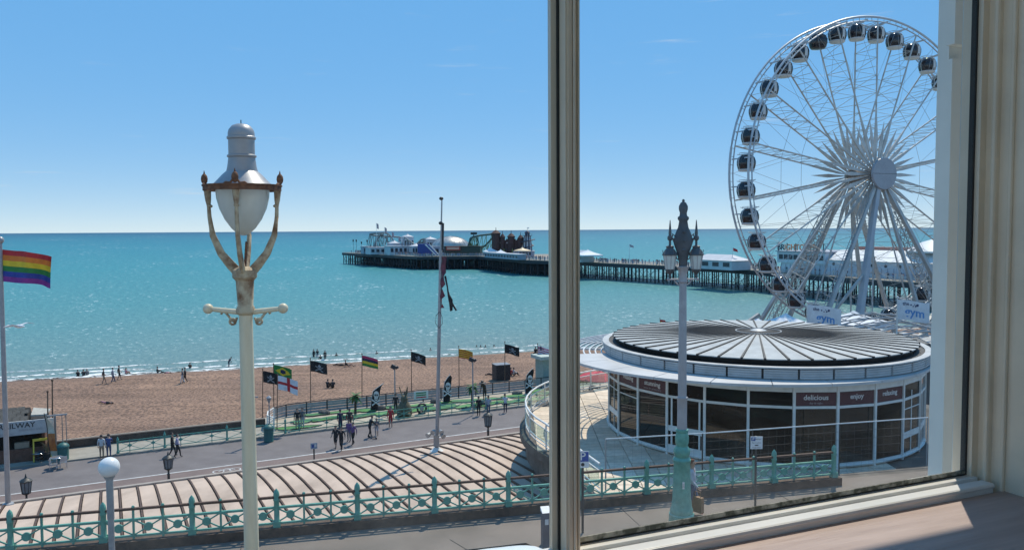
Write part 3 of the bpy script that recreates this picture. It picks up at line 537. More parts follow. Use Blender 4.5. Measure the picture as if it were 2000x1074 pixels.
# ------------------------------------------------------------------ ornate twin lantern lamp
def lamp_twin():
    q = gz(1331, 1018, 0); t = thing('street_lamp', 'ornate lamp post on a flared green base with twin hanging lanterns', 'street lamp', (q.x, q.y, 0))
    SH = M('lilac_grey_shaft', (.40, .37, .37), .5, var=.12, vs=5); OI = M('grey_iron', (.085, .09, .10), .55, var=.3)
    MB().lathe([(.37, 0), (.37, .24), (.33, .27), (.34, .36), (.31, .42), (.27, .72), (.25, 1.4), (.235, 1.72), (.26, 1.76), (.265, 1.84), (.20, 1.92), (.24, 2.02), (.25, 2.10), (.17, 2.24), (.20, 2.36), (.20, 2.5), (.165, 2.64), (.185, 2.66), (.185, 2.72), (.14, 2.74)], 12).build('flared_base', GREEN, t, 38)
    pl = MB().box((-.005, -.262, 1.15), (.06, .02, .2)).build('number_plate', WHITE, t)
    put('lettering', text_mesh('211', .07, DARK, .002), pl, (-.005, -.275, 1.15), (pi/2, -pi/2, 0))
    MB().lathe([(.145, 2.72), (.14, 3.3), (.145, 3.6), (.16, 3.62), (.16, 3.66), (.125, 3.68), (.125, 4.0), (.105, 6.95), (.10, 6.97)], 16).build('shaft', SH, t, 38)
    MB().lathe([(.10, 6.95), (.14, 6.99), (.12, 7.04), (.11, 7.2), (.15, 7.35), (.19, 7.42), (.12, 7.44)], 12).build('collar', SH, t, 38)
    b = MB(); b.tube((-.42, 0, 7.06), (.42, 0, 7.06), .026, n=8)
    for s in (-1, 1): b.ball((s*.42, 0, 7.06), .042, nu=8, nv=6); b.path([(s*.1, 0, 6.9), (s*.18, 0, 6.94), (s*.25, 0, 7.04)], .02, 6)
    b.build('ladder_rest', SH, t, 45)
    MB().lathe([(.12, 7.43), (.13, 7.6), (.18, 7.82), (.27, 8.08), (.275, 8.18), (.22, 8.38), (.15, 8.54), (.12, 8.72), (.16, 8.77), (.16, 8.83), (.11, 8.87), (.10, 8.95), (.13, 9.05), (.13, 9.14), (.08, 9.24), (.03, 9.27), (.045, 9.30), (.02, 9.34)], 10, sy=.5).build('finial', OI, t, 38)
    for k in range(5): MB().ball((0, -.10 if k % 2 else -.12, 7.9+k*.13), .05, (1.2, .5, 1), 8, 5).build('boss', OI, t, 60)
    for s in (-1, 1):
        x = s*.375
        MB().path([(s*.22, 0, 8.05), (s*.29, 0, 8.22), (x, 0, 8.24)], .03, 6).build('arm', OI, t, 50)
        b = MB(); b.path([(s*.13, 0, 7.62), (s*.19, 0, 7.66), (s*.21, 0, 7.8)], .02, 5); b.path([(s*.24, 0, 8.3), (s*.31, 0, 8.36), (s*.30, 0, 8.28)], .02, 5); b.build('scroll', OI, t, 50)
        b = MB(); b.lathe([(.035, 8.0), (.035, 8.16), (.075, 8.20), (.075, 8.28), (.04, 8.32), (.045, 8.38), (.010, 8.75)], 8, (x, 0, 0)); b.build('spire', OI, t, 38)
        lan = MB(); lan.lathe([(.06, 8.03), (.12, 8.0), (.10, 7.95), (.16, 7.88), (.19, 7.82), (.225, 7.78), (.225, 7.75), (.19, 7.74)], 8, (x, 0, 0)); lan = lan.build('lantern_cap', OI, t, 38)
        MB().lathe([(.125, 7.34), (.185, 7.74), (.16, 7.745)], 8, (x, 0, 0)).build('lantern_glass', OPAL, t)
        for k in range(8): a = 2*pi*k/8; MB().bar((x+.125*cos(a), .125*sin(a), 7.34), (x+.19*cos(a), .19*sin(a), 7.75), .018).build('glazing_bar', SH, t)
        MB().lathe([(.02, 7.10), (.05, 7.14), (.04, 7.20), (.13, 7.31), (.135, 7.35), (.09, 7.36)], 8, (x, 0, 0)).build('lantern_base', OI, t, 38)
        for k in range(4): a = 2*pi*k/4+.4; MB().path([(x+.20*cos(a), .20*sin(a), 7.77), (x+.235*cos(a), .235*sin(a), 7.81), (x+.245*cos(a), .245*sin(a), 7.90)], .011, 5).build('crest', OI, t)
lamp_twin()
# ------------------------------------------------------------------ globe lamp
q = gd(213, 912, 17.5); t = thing('street_lamp', 'slim grey striped lamp post with a white globe', 'street lamp', (q.x, q.y, 0))
MB().ball((0, 0, q.z), .225, nu=28, nv=18).build('globe', M('white_globe', (.80, .80, .79), .25, var=.04), t, 80)
MB().lathe([(.10, q.z-.25), (.12, q.z-.2), (.07, q.z-.19)], 14).build('collar', GREYM, t, 35)
zz = q.z-.25
for k, (h_, m_) in enumerate(((.42, GREYM), (.5, SILVER), (.62, GREYM), (.55, SILVER), (1.4, GREYM))):
    z1 = max(0, zz-h_) if k < 4 else 0.; MB().tube((0, 0, z1), (0, 0, zz), .075 if k < 2 else .065, n=14).build('post_section', m_, t, 40); zz = z1
# ------------------------------------------------------------------ observation wheel
WC = V((48., 109., 0)); WHUB = 7.1+H-ZD
wheel = thing('observation_wheel', 'tall white observation wheel with glazed cabins on the seafront', 'observation wheel', (WC.x, WC.y, ZD), atan2(.37, .93))
RIMM = M('wheel_steel', (.50, .53, .56), .45, .1, var=.12, vs=.6); SPK = M('wheel_spoke', (.60, .60, .58), .5, c2=(.42, .40, .37), vs=.8)
GAP = 1.9; RO, RI_ = 20.7, 20.15
def wp(r, a, y): return V((r*sin(a), y, WHUB+r*cos(a)))
for y in (-GAP, GAP):
    mb = MB(); mb.path([wp(RO, 2*pi*k/120, y) for k in range(120)], .15, 6, True); mb.path([wp(RI_, 2*pi*k/120, y) for k in range(120)], .09, 6, True)
    for k in range(120): mb.bar(wp(RI_, 2*pi*k/120, y), wp(RO, 2*pi*k/120, y), .06)
    mb.build('rim', RIMM, wheel, 60)
tie = []
for k in range(36):
    a = 2*pi*(k+.5)/36
    mb = MB(); mb.bar(wp(RI_+.2, a, -GAP), wp(RI_+.2, a, GAP), .16); mb.build('cross_tie', RIMM, wheel)
# lattice spokes
for k in range(18):
    a = 2*pi*k/18; mb = MB(); r0, r1 = 1.0, RI_
    for y in (-GAP, GAP):
        mb.tube(wp(8.2, a, y), wp(r1, a, y), .11, .10, n=6)
        mb.bar(wp(r0, a, y*1.05), wp(4.8, a, y*1.02), .10, .12, w2=.42, h2=.30, up=(0, 1, 0)); mb.bar(wp(4.8, a, y*1.02), wp(8.4, a, y), .42, .30, w2=.13, h2=.13, up=(0, 1, 0))
    n_ = 13
    for j in range(n_):
        ra, rb = 5+(r1-5)*j/n_, 5+(r1-5)*(j+1)/n_; s = 1 if j % 2 else -1
        mb.bar(wp(ra, a, -GAP*s), wp(rb, a, GAP*s), .045); mb.bar(wp(rb, a, -GAP), wp(rb, a, GAP), .05)
    mb.build('spoke', SPK, wheel)
    a2 = 2*pi*(k+.5)/18
    for y in (-GAP*1.1, GAP*1.1):
        mb = MB(); mb.bar(wp(.9, a2, y), wp(4.3, a2, y), .06, .06, w2=.50, h2=.22, up=(0, 1, 0)); mb.bar(wp(4.3, a2, y), wp(7.2, a2, y), .50, .22, w2=.02, h2=.02, up=(0, 1, 0)); mb.build('spike', SPK, wheel)
for y in (-GAP, GAP):
    for rr, nm in ((12.6, 'cable_ring'),):
        mb = MB()
        for k in range(18):
            mb.tube(wp(rr, 2*pi*k/18, y), wp(rr, 2*pi*(k+1)/18, y), .03, n=4)
        mb.build(nm, GREYM, wheel)
    for k in range(18):
        MB().tube(wp(12.6, 2*pi*k/18, y), wp(RI_, 2*pi*(k+.5)/18, y), .022, n=4).build('cable', GREYM, wheel); MB().tube(wp(12.6, 2*pi*(k+1)/18, y), wp(RI_, 2*pi*(k+.5)/18, y), .022, n=4).build('cable', GREYM, wheel)
hb = MB()
def yl(prof, n=20):            # lathe about the axle
    m = MB(); m.lathe(prof, n); m.v = [(x, z, WHUB+y) for x, y, z in m.v]; return m
yl([(.6, -2.9), (1.0, -2.3), (1.0, -1.7), (.7, -1.5), (.7, 1.5), (1.0, 1.7), (1.0, 2.3), (.6, 2.9)]).build('hub', M('hub_rusty', (.30, .25, .21), .7, c2=(.12, .08, .06), vs=3), wheel, 40)
hc = yl([(2.05, -3.6), (2.12, -3.5), (2.12, -3.3), (1.9, -3.2), (.5, -3.15), (.5, -2.8)], 32).build('hub_cap', M('hub_cap_grey', (.34, .35, .38), .5, var=.1, vs=1), wheel, 40)
MB().bx((-2.1, -3.612, WHUB-.025), (2.1, -3.6, WHUB+.025)).build('hub_cap_seam', DARK, hc)
# cabins
CAB = M('cabin_glass', (.012, .014, .022), .08, var=.3, spec=.6); CABF = M('cabin_white', (.66, .66, .65), .45, var=.1)
prof = [(.30, -1.02), (.85, -.98), (1.08, -.72), (1.22, -.2), (1.22, .25), (1.05, .75), (.75, 1.0), (.3, 1.08)]
cab_shell = MB().lathe(prof, 20, sx=1.02, sy=1.0).mesh('shell', CAB, 50)
fr_ = MB(); pts_ = [(x*1.035*s, z) for s in (1,) for x, z in prof]
for s in (-1, 1):
    fr_.path([(s*.16+0*x, -x*1.02, z) for x, z in prof], .065, 4); fr_.path([(s*.16, x*1.02, z) for x, z in prof], .065, 4)
    fr_.path([(s*x*1.04, 0, z) for x, z in prof], .05, 4)
fr_.bar((0, -1.22, -.5), (0, -1.22, .6), .34, .06)
cab_frame = fr_.mesh('door_frame', CABF)
fl_ = MB(); fl_.lathe([(.4, -1.12), (.9, -1.08), (1.06, -.90), (1.02, -.80), (.9, -.82)], 20, sx=1.02); cab_floor = fl_.mesh('floor_pan', CABF, 40)
bl_ = MB()
for z, r in ((.05, 1.245), (-.42, 1.20)): bl_.arc(r-.02, r+.015, z, z+.06, 0, 2*pi, 20)
cab_bar = bl_.mesh('glazing_bar', CAB)
hg = MB(); hg.bx((-.85, -.10, 1.02), (.85, .10, 1.16)); hg.bx((-.1, -1.0, 1.1), (.1, 1.0, 1.22))
for s in (-1, 1): hg.path([(s*.75, -.5, 1.05), (s*.75, -.5, 1.35), (s*.75, .5, 1.35), (s*.75, .5, 1.05)], .035, 4); hg.bar((0, s*.9, 1.15), (0, s*GAP, 1.3), .10)
hg.bar((-.75, -.5, 1.35), (.75, -.5, 1.35), .06); hg.bar((-.75, .5, 1.35), (.75, .5, 1.35), .06)
cab_hang = hg.mesh('roof_rack', CABF)
for k in range(36):
    a = 2*pi*(k+.5)/36; p = wp(RI_-.55, a, 0); p.z -= .55
    o = put('cabin', cab_shell, wheel, p); o.scale = (.96, .96, .96)
    vip = k == 33
    if not vip: put('door_frame', cab_frame, o); put('floor_pan', cab_floor, o)
    else: tag(o, 'all dark cabin without white frame')
    put('roof_rack', cab_hang, o)
# legs
LEG = M('leg_white', (.50, .50, .48), .5, c2=(.36, .35, .33), vs=.5)
def foot(m, k): return V((m, -k, 0))
F_, B_ = V((0, -2.7, WHUB)), V((0, 2.7, WHUB))
for top, m, k, w in ((F_, -8.3, 7, .90), (F_, -15.5, 7, .6), (F_, 5, 7, .5), (F_, 12.5, 7, .68), (B_, -8.3, -7, .6), (B_, 8.3, -7, .55), (B_, -14, -7, .55), (B_, 14, -7, .55)):
    MB().bar(foot(m, k), top, w, w*.8, w2=w*.62, h2=w*.6, up=(1, 0, 0)).build('leg', M('leg_grey', (.36, .38, .42), .5, c2=(.46, .46, .46), vs=.6) if m == -8.3 and k > 0 else LEG, wheel)
def truss(p, q, w, n, name, mat, t=.07, up_=(0, 1, 0)):
    p, q = V(p), V(q); x, y = frame(q-p, up_); mb = MB(); cs = [(a*w/2, b*w/2) for a, b in ((-1, -1), (1, -1), (1, 1), (-1, 1))]
    for a, b in cs: mb.bar(p+x*a+y*b, q+x*a+y*b, t*1.6)
    for j in range(n):
        f0, f1 = j/n, (j+1)/n
        for c in range(4):
            a, b = cs[c], cs[(c+1) % 4]; A = p.lerp(q, f0)+x*a[0]+y*a[1]; B = p.lerp(q, f1)+x*b[0]+y*b[1]
            mb.bar(A, B, t); mb.bar(p.lerp(q, f1)+x*a[0]+y*a[1], B, t)
    mb.build(name, mat, wheel)
truss(foot(-11, -7.5), B_+V((-2.5, .4, -3.5)), 1.0, 20, 'ladder_truss', LEG)
truss(foot(9.5, 7.2), F_+V((3, .2, -5)), .9, 18, 'ladder_truss', LEG)
def ladder(m, k, top, sx):
    a, b = foot(m, k)+V((sx, 0, .3)), top.lerp(foot(m, k), .12)+V((sx*.7, 0, 0)); mb = MB(); x = V((1, 0, 0))
    for s in (-.25, .25): mb.bar(a+x*s, b+x*s, .07)
    n_ = 60
    for j in range(n_): q = a.lerp(b, j/n_); mb.bar(q-x*.25, q+x*.25, .05)
    mb.build('ladder', GREYM, wheel)
ladder(-15.5, 7, F_, -.6); ladder(-8.3, -7, B_, -.6)
for (m0, k0_, z0_), (m1, k1_, z1_), w in (((-8.3*.55, 7*.7, WHUB*.45), (-19, 8, 0), .3), ((-12, -6.5, 4.5), (-20, -7, 0), .5), ((9, 6.2, 5), (20, 8, 0), .5), ((4, 6, 2), (12, 3, 7), .35), ((-15.5, 7, .3), (12.5, 7, .3), .5), ((-14, -7, .3), (14, -7, .3), .5), ((-15.5, 7, .4), (-14, -7, .4), .4), ((12.5, 7, .4), (14, -7, .4), .4)):
    MB().bar((m0, -k0_, z0_), (m1, -k1_, z1_), w).build('brace', LEG, wheel)
MB().bx((-17, -9, 0), (17, 9, .3)).build('platform', GREYM, wheel)
MB().bx((-9, -8.2, .31), (4, -4.5, 1.6)).build('boarding_deck', LEG, wheel)
# white tents at the foot of the wheel
def tent(px, py, Y, w, h, label, wall=2.2, zb=ZD, mat=WCL):
    q = gd(px, py, Y); t = thing('tent', label, 'tent', (q.x, q.y, zb), .35, 'white tents')
    zt = q.z-zb; mb = MB(); n_ = 10
    vs = []
    for j in range(5):
        f = j/4; r = (1-f)**1.5*w/2+.05; vs += [(sx*r, sy*r, zt-h+h*f) for sx, sy in ((-1, -1), (1, -1), (1, 1), (-1, 1))]
    mb.add(vs, [(j*4+i, j*4+(i+1) % 4, (j+1)*4+(i+1) % 4, (j+1)*4+i) for j in range(4) for i in range(4)]+[(16, 17, 18, 19)]); mb.build('roof', mat, t)
    mb = MB(); mb.bx((-w/2, -w/2, zt-h-.5), (w/2, w/2, zt-h-.02)); mb.build('valance', mat, t)
    for sx in (-1, 1):
        for sy in (-1, 1): MB().bx((sx*w*.48-.05, sy*w*.48-.05, 0), (sx*w*.48+.05, sy*w*.48+.05, zt-h-.5)).build('pole', GREYM, t)
tent(1535, 612, 84, 7.5, 1.6, 'white peaked tent below the lowest wheel cabins')
tent(1480, 622, 88, 6, 1.0, 'low white tent by the wheel leg foot, left of the cabins')
tent(1668, 607, 76, 5, 1.0, 'white tent top right of the nearer gym flag')
# curved steel canopy frame behind the pavilion
cf = thing('canopy_frame', 'grey curved steel lattice canopy behind the pavilion roof', 'canopy', gd(1745, 640, 58).xy.to_3d()+V((0, 0, -3)), .3)
for j, y in enumerate((-3, -1.5, 0, 1.5, 3)):
    pt = [V((9.5*cos(R(a)), y+.5*sin(R(a*2)), 4.3*sin(R(a))+.15*j)) for a in range(8, 173, 11)]
    b = MB(); b.path(pt, .07, 5); b.path([p*.93+V((0, y*.07, 0)) for p in pt], .05, 5)
    for p, q in zip(pt, pt[1:]): b.bar(p, q*.93+V((0, y*.07, 0)), .04)
    b.build('arch', GREYM, cf)
for a in range(8, 173, 11): MB().bar((9.5*cos(R(a)), -3.2, 4.3*sin(R(a))+.1), (9.5*cos(R(a)), 3.2, 4.3*sin(R(a))+.7), .06).build('purlin', GREYM, cf)
for i in range(5): MB().bar((-7+i*3.1, -2.5, 3.2-.3*abs(i-2)), (-5+i*3.1, 1.5, 3.4-.3*abs(i-2)), 1.0, .05, up=(0, 0, 1)).build('sheet', [WMETAL, GREYM][i % 2], cf)
MB().bx((-10, 3.5, -5), (10, 9, 2.2)).build('back_building', M('slate_grey_block', (.09, .095, .10), .7), cf)
MB().bx((2.5, 2.6, 2.6), (4.2, 2.7, 3.1)).build('light_panel', WHITE, cf)
# ------------------------------------------------------------------ pier
def pz(px, py, z): return gz(px, py, z)
near = [(-104, 488), (-99.6, 481), (-48, 405), (-17.8, 407), (6.5, 350), (27.2, 328), (53.7, 291), (72.2, 266), (91, 208), (101, 184), (116, 150)]
wid = [34, 34, 62, 62, 30, 22, 22, 22, 24, 34, 40]
PD = V((-.45, .893, 0)); PN = V((.893, .45, 0)); ZP = ZS+6.7
far = [(x+PN.x*w, y+PN.y*w) for (x, y), w in zip(near, wid)]
pier = thing('pier', 'long Victorian pleasure pier on dark iron piles reaching out to sea', 'pier', (53.7, 291, ZS))
PO = pier.location
IRON = M('pier_iron', (.022, .026, .036), .6, var=.3); DECK = M('pier_deck_wood', (.26, .23, .19), .8, var=.2)
poly = near+far[::-1]
mb = MB(); mb.prism([(x-PO.x, y-PO.y) for x, y in poly], 6.4, 6.75); mb.build('deck', DECK, pier)
def girder(pts, nm, z0, z1, mat, w=.3):
    for a, b in zip(pts, pts[1:]):
        a, b = V((*a, 0))-PO, V((*b, 0))-PO; a.z = b.z = (z0+z1)/2; MB().bar(a, b, w, z1-z0).build(nm, mat, pier)
girder(near, 'fascia', 5.2, 6.5, IRON); girder(far, 'fascia', 5.2, 6.5, IRON)
pile = MB().tube((0, 0, -2), (0, 0, 5.4), .26, n=8).mesh('pile', IRON, 40); thin = MB().tube((0, 0, -2), (0, 0, 5.4), .2, n=6).mesh('pile', IRON, 40)
RAILW = M('pier_white_rail', (.55, .57, .60), .6)
cnt = 0; O2 = V((PO.x, PO.y, 0)); inner = MB()
for i in range(len(near)-3, -1, -1):
    a, b = V((*near[i], 0)), V((*near[i+1], 0)); L = (b-a).length
    fa, fb = V((*far[i], 0)), V((*far[i+1], 0))
    head = i < 4; st = 4.0 if not head else 3.2; n_ = max(1, int(L/st)); rows = 9 if head else 4
    for k in range(n_):
        f = (k+.5)/n_; p, q = a.lerp(b, f), fa.lerp(fb, f)
        for r in range(rows):
            c = p.lerp(q, (r+.04)/rows)-O2
            if cnt < 296 and (r == 0 or (not head and r < 3)): cnt += 1; put('pile', pile if r == 0 else thin, pier, c)
            else: inner.tube(c-up(2), c+up(5.4), .22, n=5)
            if head and r and i: inner.bar(c+up(4.7), c+up(4.7)+(q-p)/rows, .2, 1.0); c2 = c+(b-a)*.5/n_; inner.tube(c2-up(2), c2+up(5.4), .24, n=5)
        if k < n_-1 or i == 0:
            p2 = a.lerp(b, min(1, (k+1.5)/n_)); mb = MB()
            mb.bar(p-O2+up(.9), p2-O2+up(5), .09); mb.bar(p-O2+up(5), p2-O2+up(.9), .09); mb.bar(p-O2+up(2.2), p2-O2+up(2.2), .11)
            mb.build('cross_bracing', IRON, pier)
        if k % 2 == 0:
            mb = MB(); mb.bar(p-O2+up(1.2), q-O2+up(1.2), .12); mb.bar(p-O2+up(1.0), p.lerp(q, .5)-O2+up(5), .1); mb.build('tie_beam', IRON, pier)
inner.build('inner_piles', IRON, pier, kind='stuff')
# deck railing: white posts and two rails
rp = MB(); tot = 0
for i in range(len(near)-1):
    a, b = V((*near[i], 0))-PO, V((*near[i+1], 0))-PO; a.z = b.z = 0; L = (b-a).length; ins = PN*.4
    for z in (7.15, 7.5, 7.85): MB().bar(a+ins+up(z), b+ins+up(z), .06, .07 if z < 7.8 else .12).build('deck_rail', RAILW, pier)
    n_ = int(L/1.5)
    for k in range(n_): q = a.lerp(b, k/n_)+ins; rp.bar(q+up(6.7), q+up(7.9), .09)
rp.build('rail_posts', RAILW, pier, kind='stuff')
# crowd on the deck, a mass of tiny figures
cw = [M('crowd_%d' % i, c, .8) for i, c in enumerate(((.05, .05, .07), (.3, .3, .34), (.12, .09, .1), (.4, .2, .18), (.08, .12, .25), (.5, .48, .45)))]
mb = MB()
for i in range(1, len(near)-2):
    a, b = V((*near[i], 0)), V((*near[i+1], 0)); L = (b-a).length
    for k in range(int(L*1.9)):
        p = a.lerp(b, random.random())+PN*random.uniform(1, 9); h_ = random.uniform(1.55, 1.85); p.z = ZP+.05; m_ = random.randrange(6)
        mb.lathe([(.10, 0), (.16, .4), (.17, .85), (.24, 1.0), (.26, 1.4), (.08, 1.48)], 6, p, m_); mb.ball(p+up(h_-.12), .12, nu=6, nv=4, mi=2)
mb.build('crowd', cw, None, None, label='crowd of small figures along the pier deck', cat='crowd', kind='stuff')
def at(px, py, Y): return gd(px, py, Y)
PW = M('pier_white', (.50, .52, .56), .6, var=.12, vs=.4); PG = M('pier_grey', (.30, .33, .40), .6, var=.2, vs=.4); PWIN = M('pier_window', (.03, .035, .05), .3)
PZ = ZP+.06
def kiosk(name, label, px, Y, w, d, h, mat=PW, roof='dome', ptop=None, rmat=None, rz=.46, cat='kiosk', nwin=4):
    q = at(px, 480, Y); t = thing(name, label, cat, (q.x, q.y, PZ), rz)
    MB().bx((-w/2, -d/2, 0), (w/2, d/2, h)).build('wall', mat, t)
    for i in range(nwin): x = -w/2+w*(i+.5)/nwin; MB().bx((x-w*.3/nwin, -d/2-.05, h*.35), (x+w*.3/nwin, -d/2+.02, h*.8)).build('window', PWIN, t)
    rm = rmat or PW
    if roof == 'dome': MB().lathe([(w*.62, h), (w*.60, h+.25), (w*.35, h+.8), (w*.12, h+1.2), (.08, h+2.0), (.02, h+3)], 16).build('roof', rm, t, 40)
    elif roof == 'flat': MB().bx((-w/2-.3, -d/2-.3, h), (w/2+.3, d/2+.3, h+.35)).build('roof', rm, t)
    elif roof == 'hip':
        mb = MB(); hh = ptop or 2; mb.add([(-w/2-.4, -d/2-.4, h), (w/2+.4, -d/2-.4, h), (w/2+.4, d/2+.4, h), (-w/2-.4, d/2+.4, h), (-w*.3, 0, h+hh), (w*.3, 0, h+hh)], [(0, 1, 5, 4), (1, 2, 5), (2, 3, 4, 5), (3, 0, 4), (0, 3, 2, 1)]); mb.build('roof', rm, t)
    return t
kiosk('pier_kiosk', 'small white kiosk at the seaward end of the pier', 722, 462, 9, 6, 4.0, PG, 'flat')
kiosk('pier_building', 'long low white building behind the coaster at the pier end', 752, 452, 20, 10, 3.6, PW, 'flat', cat='building', nwin=7)
kiosk('pier_kiosk', 'white domed kiosk in front of the coaster at the pier end', 770, 446, 6.5, 6, 6.0)
kiosk('pier_building', 'two storey white pier building with a balcony row of dark windows', 790, 440, 20, 10, 4.6, PW, 'flat', cat='building', nwin=8)
kiosk('pier_tower_kiosk', 'tallest white kiosk with round cap and spike, left of the blue slide', 796, 447, 5.5, 5.5, 9.6, PW, 'dome')
kiosk('pier_kiosk', 'white domed kiosk just left of the blue slide', 812, 432, 6, 6, 4.6)
kiosk('pier_kiosk', 'round capped white kiosk right above the blue slide', 840, 440, 6, 6, 8.2)
kiosk('arcade_hall', 'dark green hall wall below the silver dome', 905, 419, 19, 8, 4.6, M('dark_green_hall', (.045, .075, .06), .7), 'flat', rmat=M('dark_green_hall2', (.04, .06, .05), .7), rz=-.1, cat='hall', nwin=0)
kiosk('dome_hall', 'white hall under the silver dome', 868, 426, 26, 12, 4.4, PW, 'flat', rz=-.1, cat='hall', nwin=9)
sg_ = thing('dome_sign', 'red bordered orange sign on the dome hall', 'sign', at(885, 485, 413), -.1)
MB().bx((-3.7, -.25, -1.0), (3.7, .1, 1.0)).build('board', M('sign_red', (.45, .05, .04), .6), sg_); MB().bx((-3.2, -.35, -.6), (3.2, -.2, .6)).build('panel', M('sign_salmon', (.72, .38, .28), .6), sg_)
q = at(880, 484, 432); t = thing('pier_dome', 'broad silver metal dome on the pier head', 'dome', (q.x, q.y, q.z))
MB().lathe([(10.6*cos(R(a)), 6.3*sin(R(a))) for a in range(0, 86, 9)]+[(.1, 6.35)], 40).build('shell', M('dome_silver', (.52, .49, .45), .35, .55, var=.2, vs=.5), t, 60)
for k in range(20):
    a0_ = 2*pi*k/20; MB().path([(10.65*cos(R(a))*cos(a0_), 10.65*cos(R(a))*sin(a0_), 6.35*sin(R(a))) for a in range(0, 86, 12)], .09, 4).build('seam', GREYM, t)
# blue slide
q = at(836, 497, 414); t = thing('pier_slide', 'royal blue slide tower with white striped chutes', 'slide', (q.x, q.y, PZ), -.15)
BLUE = M('slide_blue', (.03, .055, .25), .5)
MB().bx((-5.0, -2, 0), (-.2, 2, 6.3)).build('tower', BLUE, t)
for i in range(3): MB().slab([(-1.2+i*.9, -2.4+i*.5, 6.0), (-.4+i*.9, -2.4+i*.5, 6.0), (5.4+i*.6, -2.4+i*.5, .3), (4.6+i*.6, -2.4+i*.5, .3)], (0, .4, 0)).build('chute', BLUE if i == 1 else WHITE, t)
MB().slab([(-.2, -2, 6), (0, -2, 6), (5.2, -2, .2), (-.2, -2, .2)], (0, 3, 0)).build('side_panel', BLUE, t)
# coasters
STEEL = M('coaster_steel', (.20, .24, .25), .5); STY = M('coaster_yellow_green', (.25, .25, .08), .6); STG = M('coaster_green', (.04, .11, .11), .6)
def coaster(name, label, path_, Y, mat, smat, every=1, r=.35):
    P_ = [at(x, y, Y+dy) for x, y, dy in path_]; t = thing(name, label, 'roller coaster', (P_[0].x, P_[0].y, PZ))
    o = V((P_[0].x, P_[0].y, PZ)); dense = []
    for i in range(len(P_)-1):
        for k in range(4):
            p0, p1, p2, p3 = P_[max(0, i-1)], P_[i], P_[i+1], P_[min(len(P_)-1, i+2)]; f = k/4
            dense.append(.5*((2*p1)+(p2-p0)*f+(2*p0-5*p1+4*p2-p3)*f*f+(3*p1-p0-3*p2+p3)*f**3))
    dense.append(P_[-1]); dense = [p-o for p in dense]
    MB().path(dense, r, 5).build('track', mat, t, 60); MB().path([p+V((0, 1.2, -.3)) for p in dense], r, 5).build('track', mat, t, 60)
    for i, p in enumerate(dense[::2]):
        if p.z > 1.5: MB().bar((p.x, p.y, 0), (p.x, p.y, p.z), .28).build('support', smat, t)
        if p.z > 3: MB().bar((p.x-3, p.y+1, 0), (p.x, p.y, p.z), .2).build('support', smat, t)
    return t
coaster('roller_coaster', 'grey roller coaster with a steep hump at the seaward end of the pier', [(722, 494, 0), (730, 480, 0), (738, 464, 2), (746, 458, 4), (756, 468, 6), (762, 482, 8), (768, 470, 8), (757, 456, 4), (740, 455, 2), (722, 457, 2), (735, 460, 4), (780, 463, 8), (800, 470, 10)], 455, STEEL, STEEL)
coaster('roller_coaster', 'low curving green coaster track between the kiosks and silver dome', [(790, 463, 0), (802, 472, 0), (812, 477, 0), (822, 468, 2), (832, 466, 2), (838, 466, 4), (826, 472, 4), (812, 476, 6)], 436, STEEL, STEEL)
coaster('roller_coaster', 'green coaster with a vertical loop right of the silver dome', [(912, 486, 0), (918, 470, 0), (923, 463, .5), (930, 463, 1), (934, 472, 1.5), (930, 480, 2), (922, 480, 2.5), (917, 472, 3), (920, 464, 3.5), (934, 460, 4), (950, 458, 5), (968, 457, 6), (958, 468, 6), (945, 481, 6), (930, 484, 6)], 420, STG, STY)
q = at(925, 459, 421); MB().bx((-.2, -.2, -1), (.2, .2, .6)).bx((-1.6, -.4, .2), (1.8, .4, 1.4)).build('loop_sign', DARK, None, None, loc=q, label='small dark sign on top of the coaster loop', cat='sign')
# haunted castle and helter skelter
BRICK = M('castle_brick', (.085, .038, .036), .8, var=.3, vs=1); q = at(995, 487, 398); t = thing('castle_ride', 'dark red brick castle ride with turrets on the pier head', 'castle', (q.x, q.y, PZ), -.25)
MB().bx((-6.5, -3.5, 0), (8, 4, 8.2)).build('wall', BRICK, t)
for x, w, h_ in ((-6.0, 2.2, 11.2), (-2.6, 1.2, 9.4), (1.8, 1.8, 9.6), (6.6, 1.4, 8.8)):
    MB().lathe([(w, 0), (w, h_), (w*1.15, h_+.1), (w*1.15, h_+.5), (w*.95, h_+.7), (w*.6, h_+1.5), (.15, h_+2.0), (.12, h_+3.2), (.02, h_+3.4)], 12, (x, -3.4, 0)).build('turret', BRICK, t, 40)
for i in range(9): MB().bx((-5+i*1.4, -3.6, 8.2), (-4.3+i*1.4, -3.1, 8.8)).build('merlon', BRICK, t)
for x, z, w in ((-3.9, 6.6, 1.2), (-.6, 6.6, 1.2)): MB().bx((x, -3.7, z), (x+w, -3.52, z+.5)).build('pink_panel', M('castle_pink', (.7, .5, .48), .6), t)  # pale pink panels in one plain colour
for x in (-4.4, -1.2, 3.6, 5): MB().bx((x, -3.65, 1.0), (x+.9, -3.5, 4.2)).build('window', PWIN, t)
for i, x in enumerate((-3.2, -1.5, 2.8, 5.6)): MB().lathe([(.3, 0), (.35, 3.4), (.15, 3.8), (.1, 4.2)], 6, (x, -5, 0)).build('mustard_pillar', STY, t)
q = at(1030, 492, 392); t = thing('helter_skelter', 'tall striped helter skelter tower with railed top on the pier head', 'helter skelter', (q.x, q.y, PZ))
HS = [M('helter_dark', (.06, .06, .09), .6), M('helter_white', (.5, .5, .52), .6), M('helter_red', (.25, .05, .06), .6)]
n_ = 18; mb = MB(); zs = [0, 5, 8, 10.2]; rs = [2.9, 2.4, 2.0, 1.7]
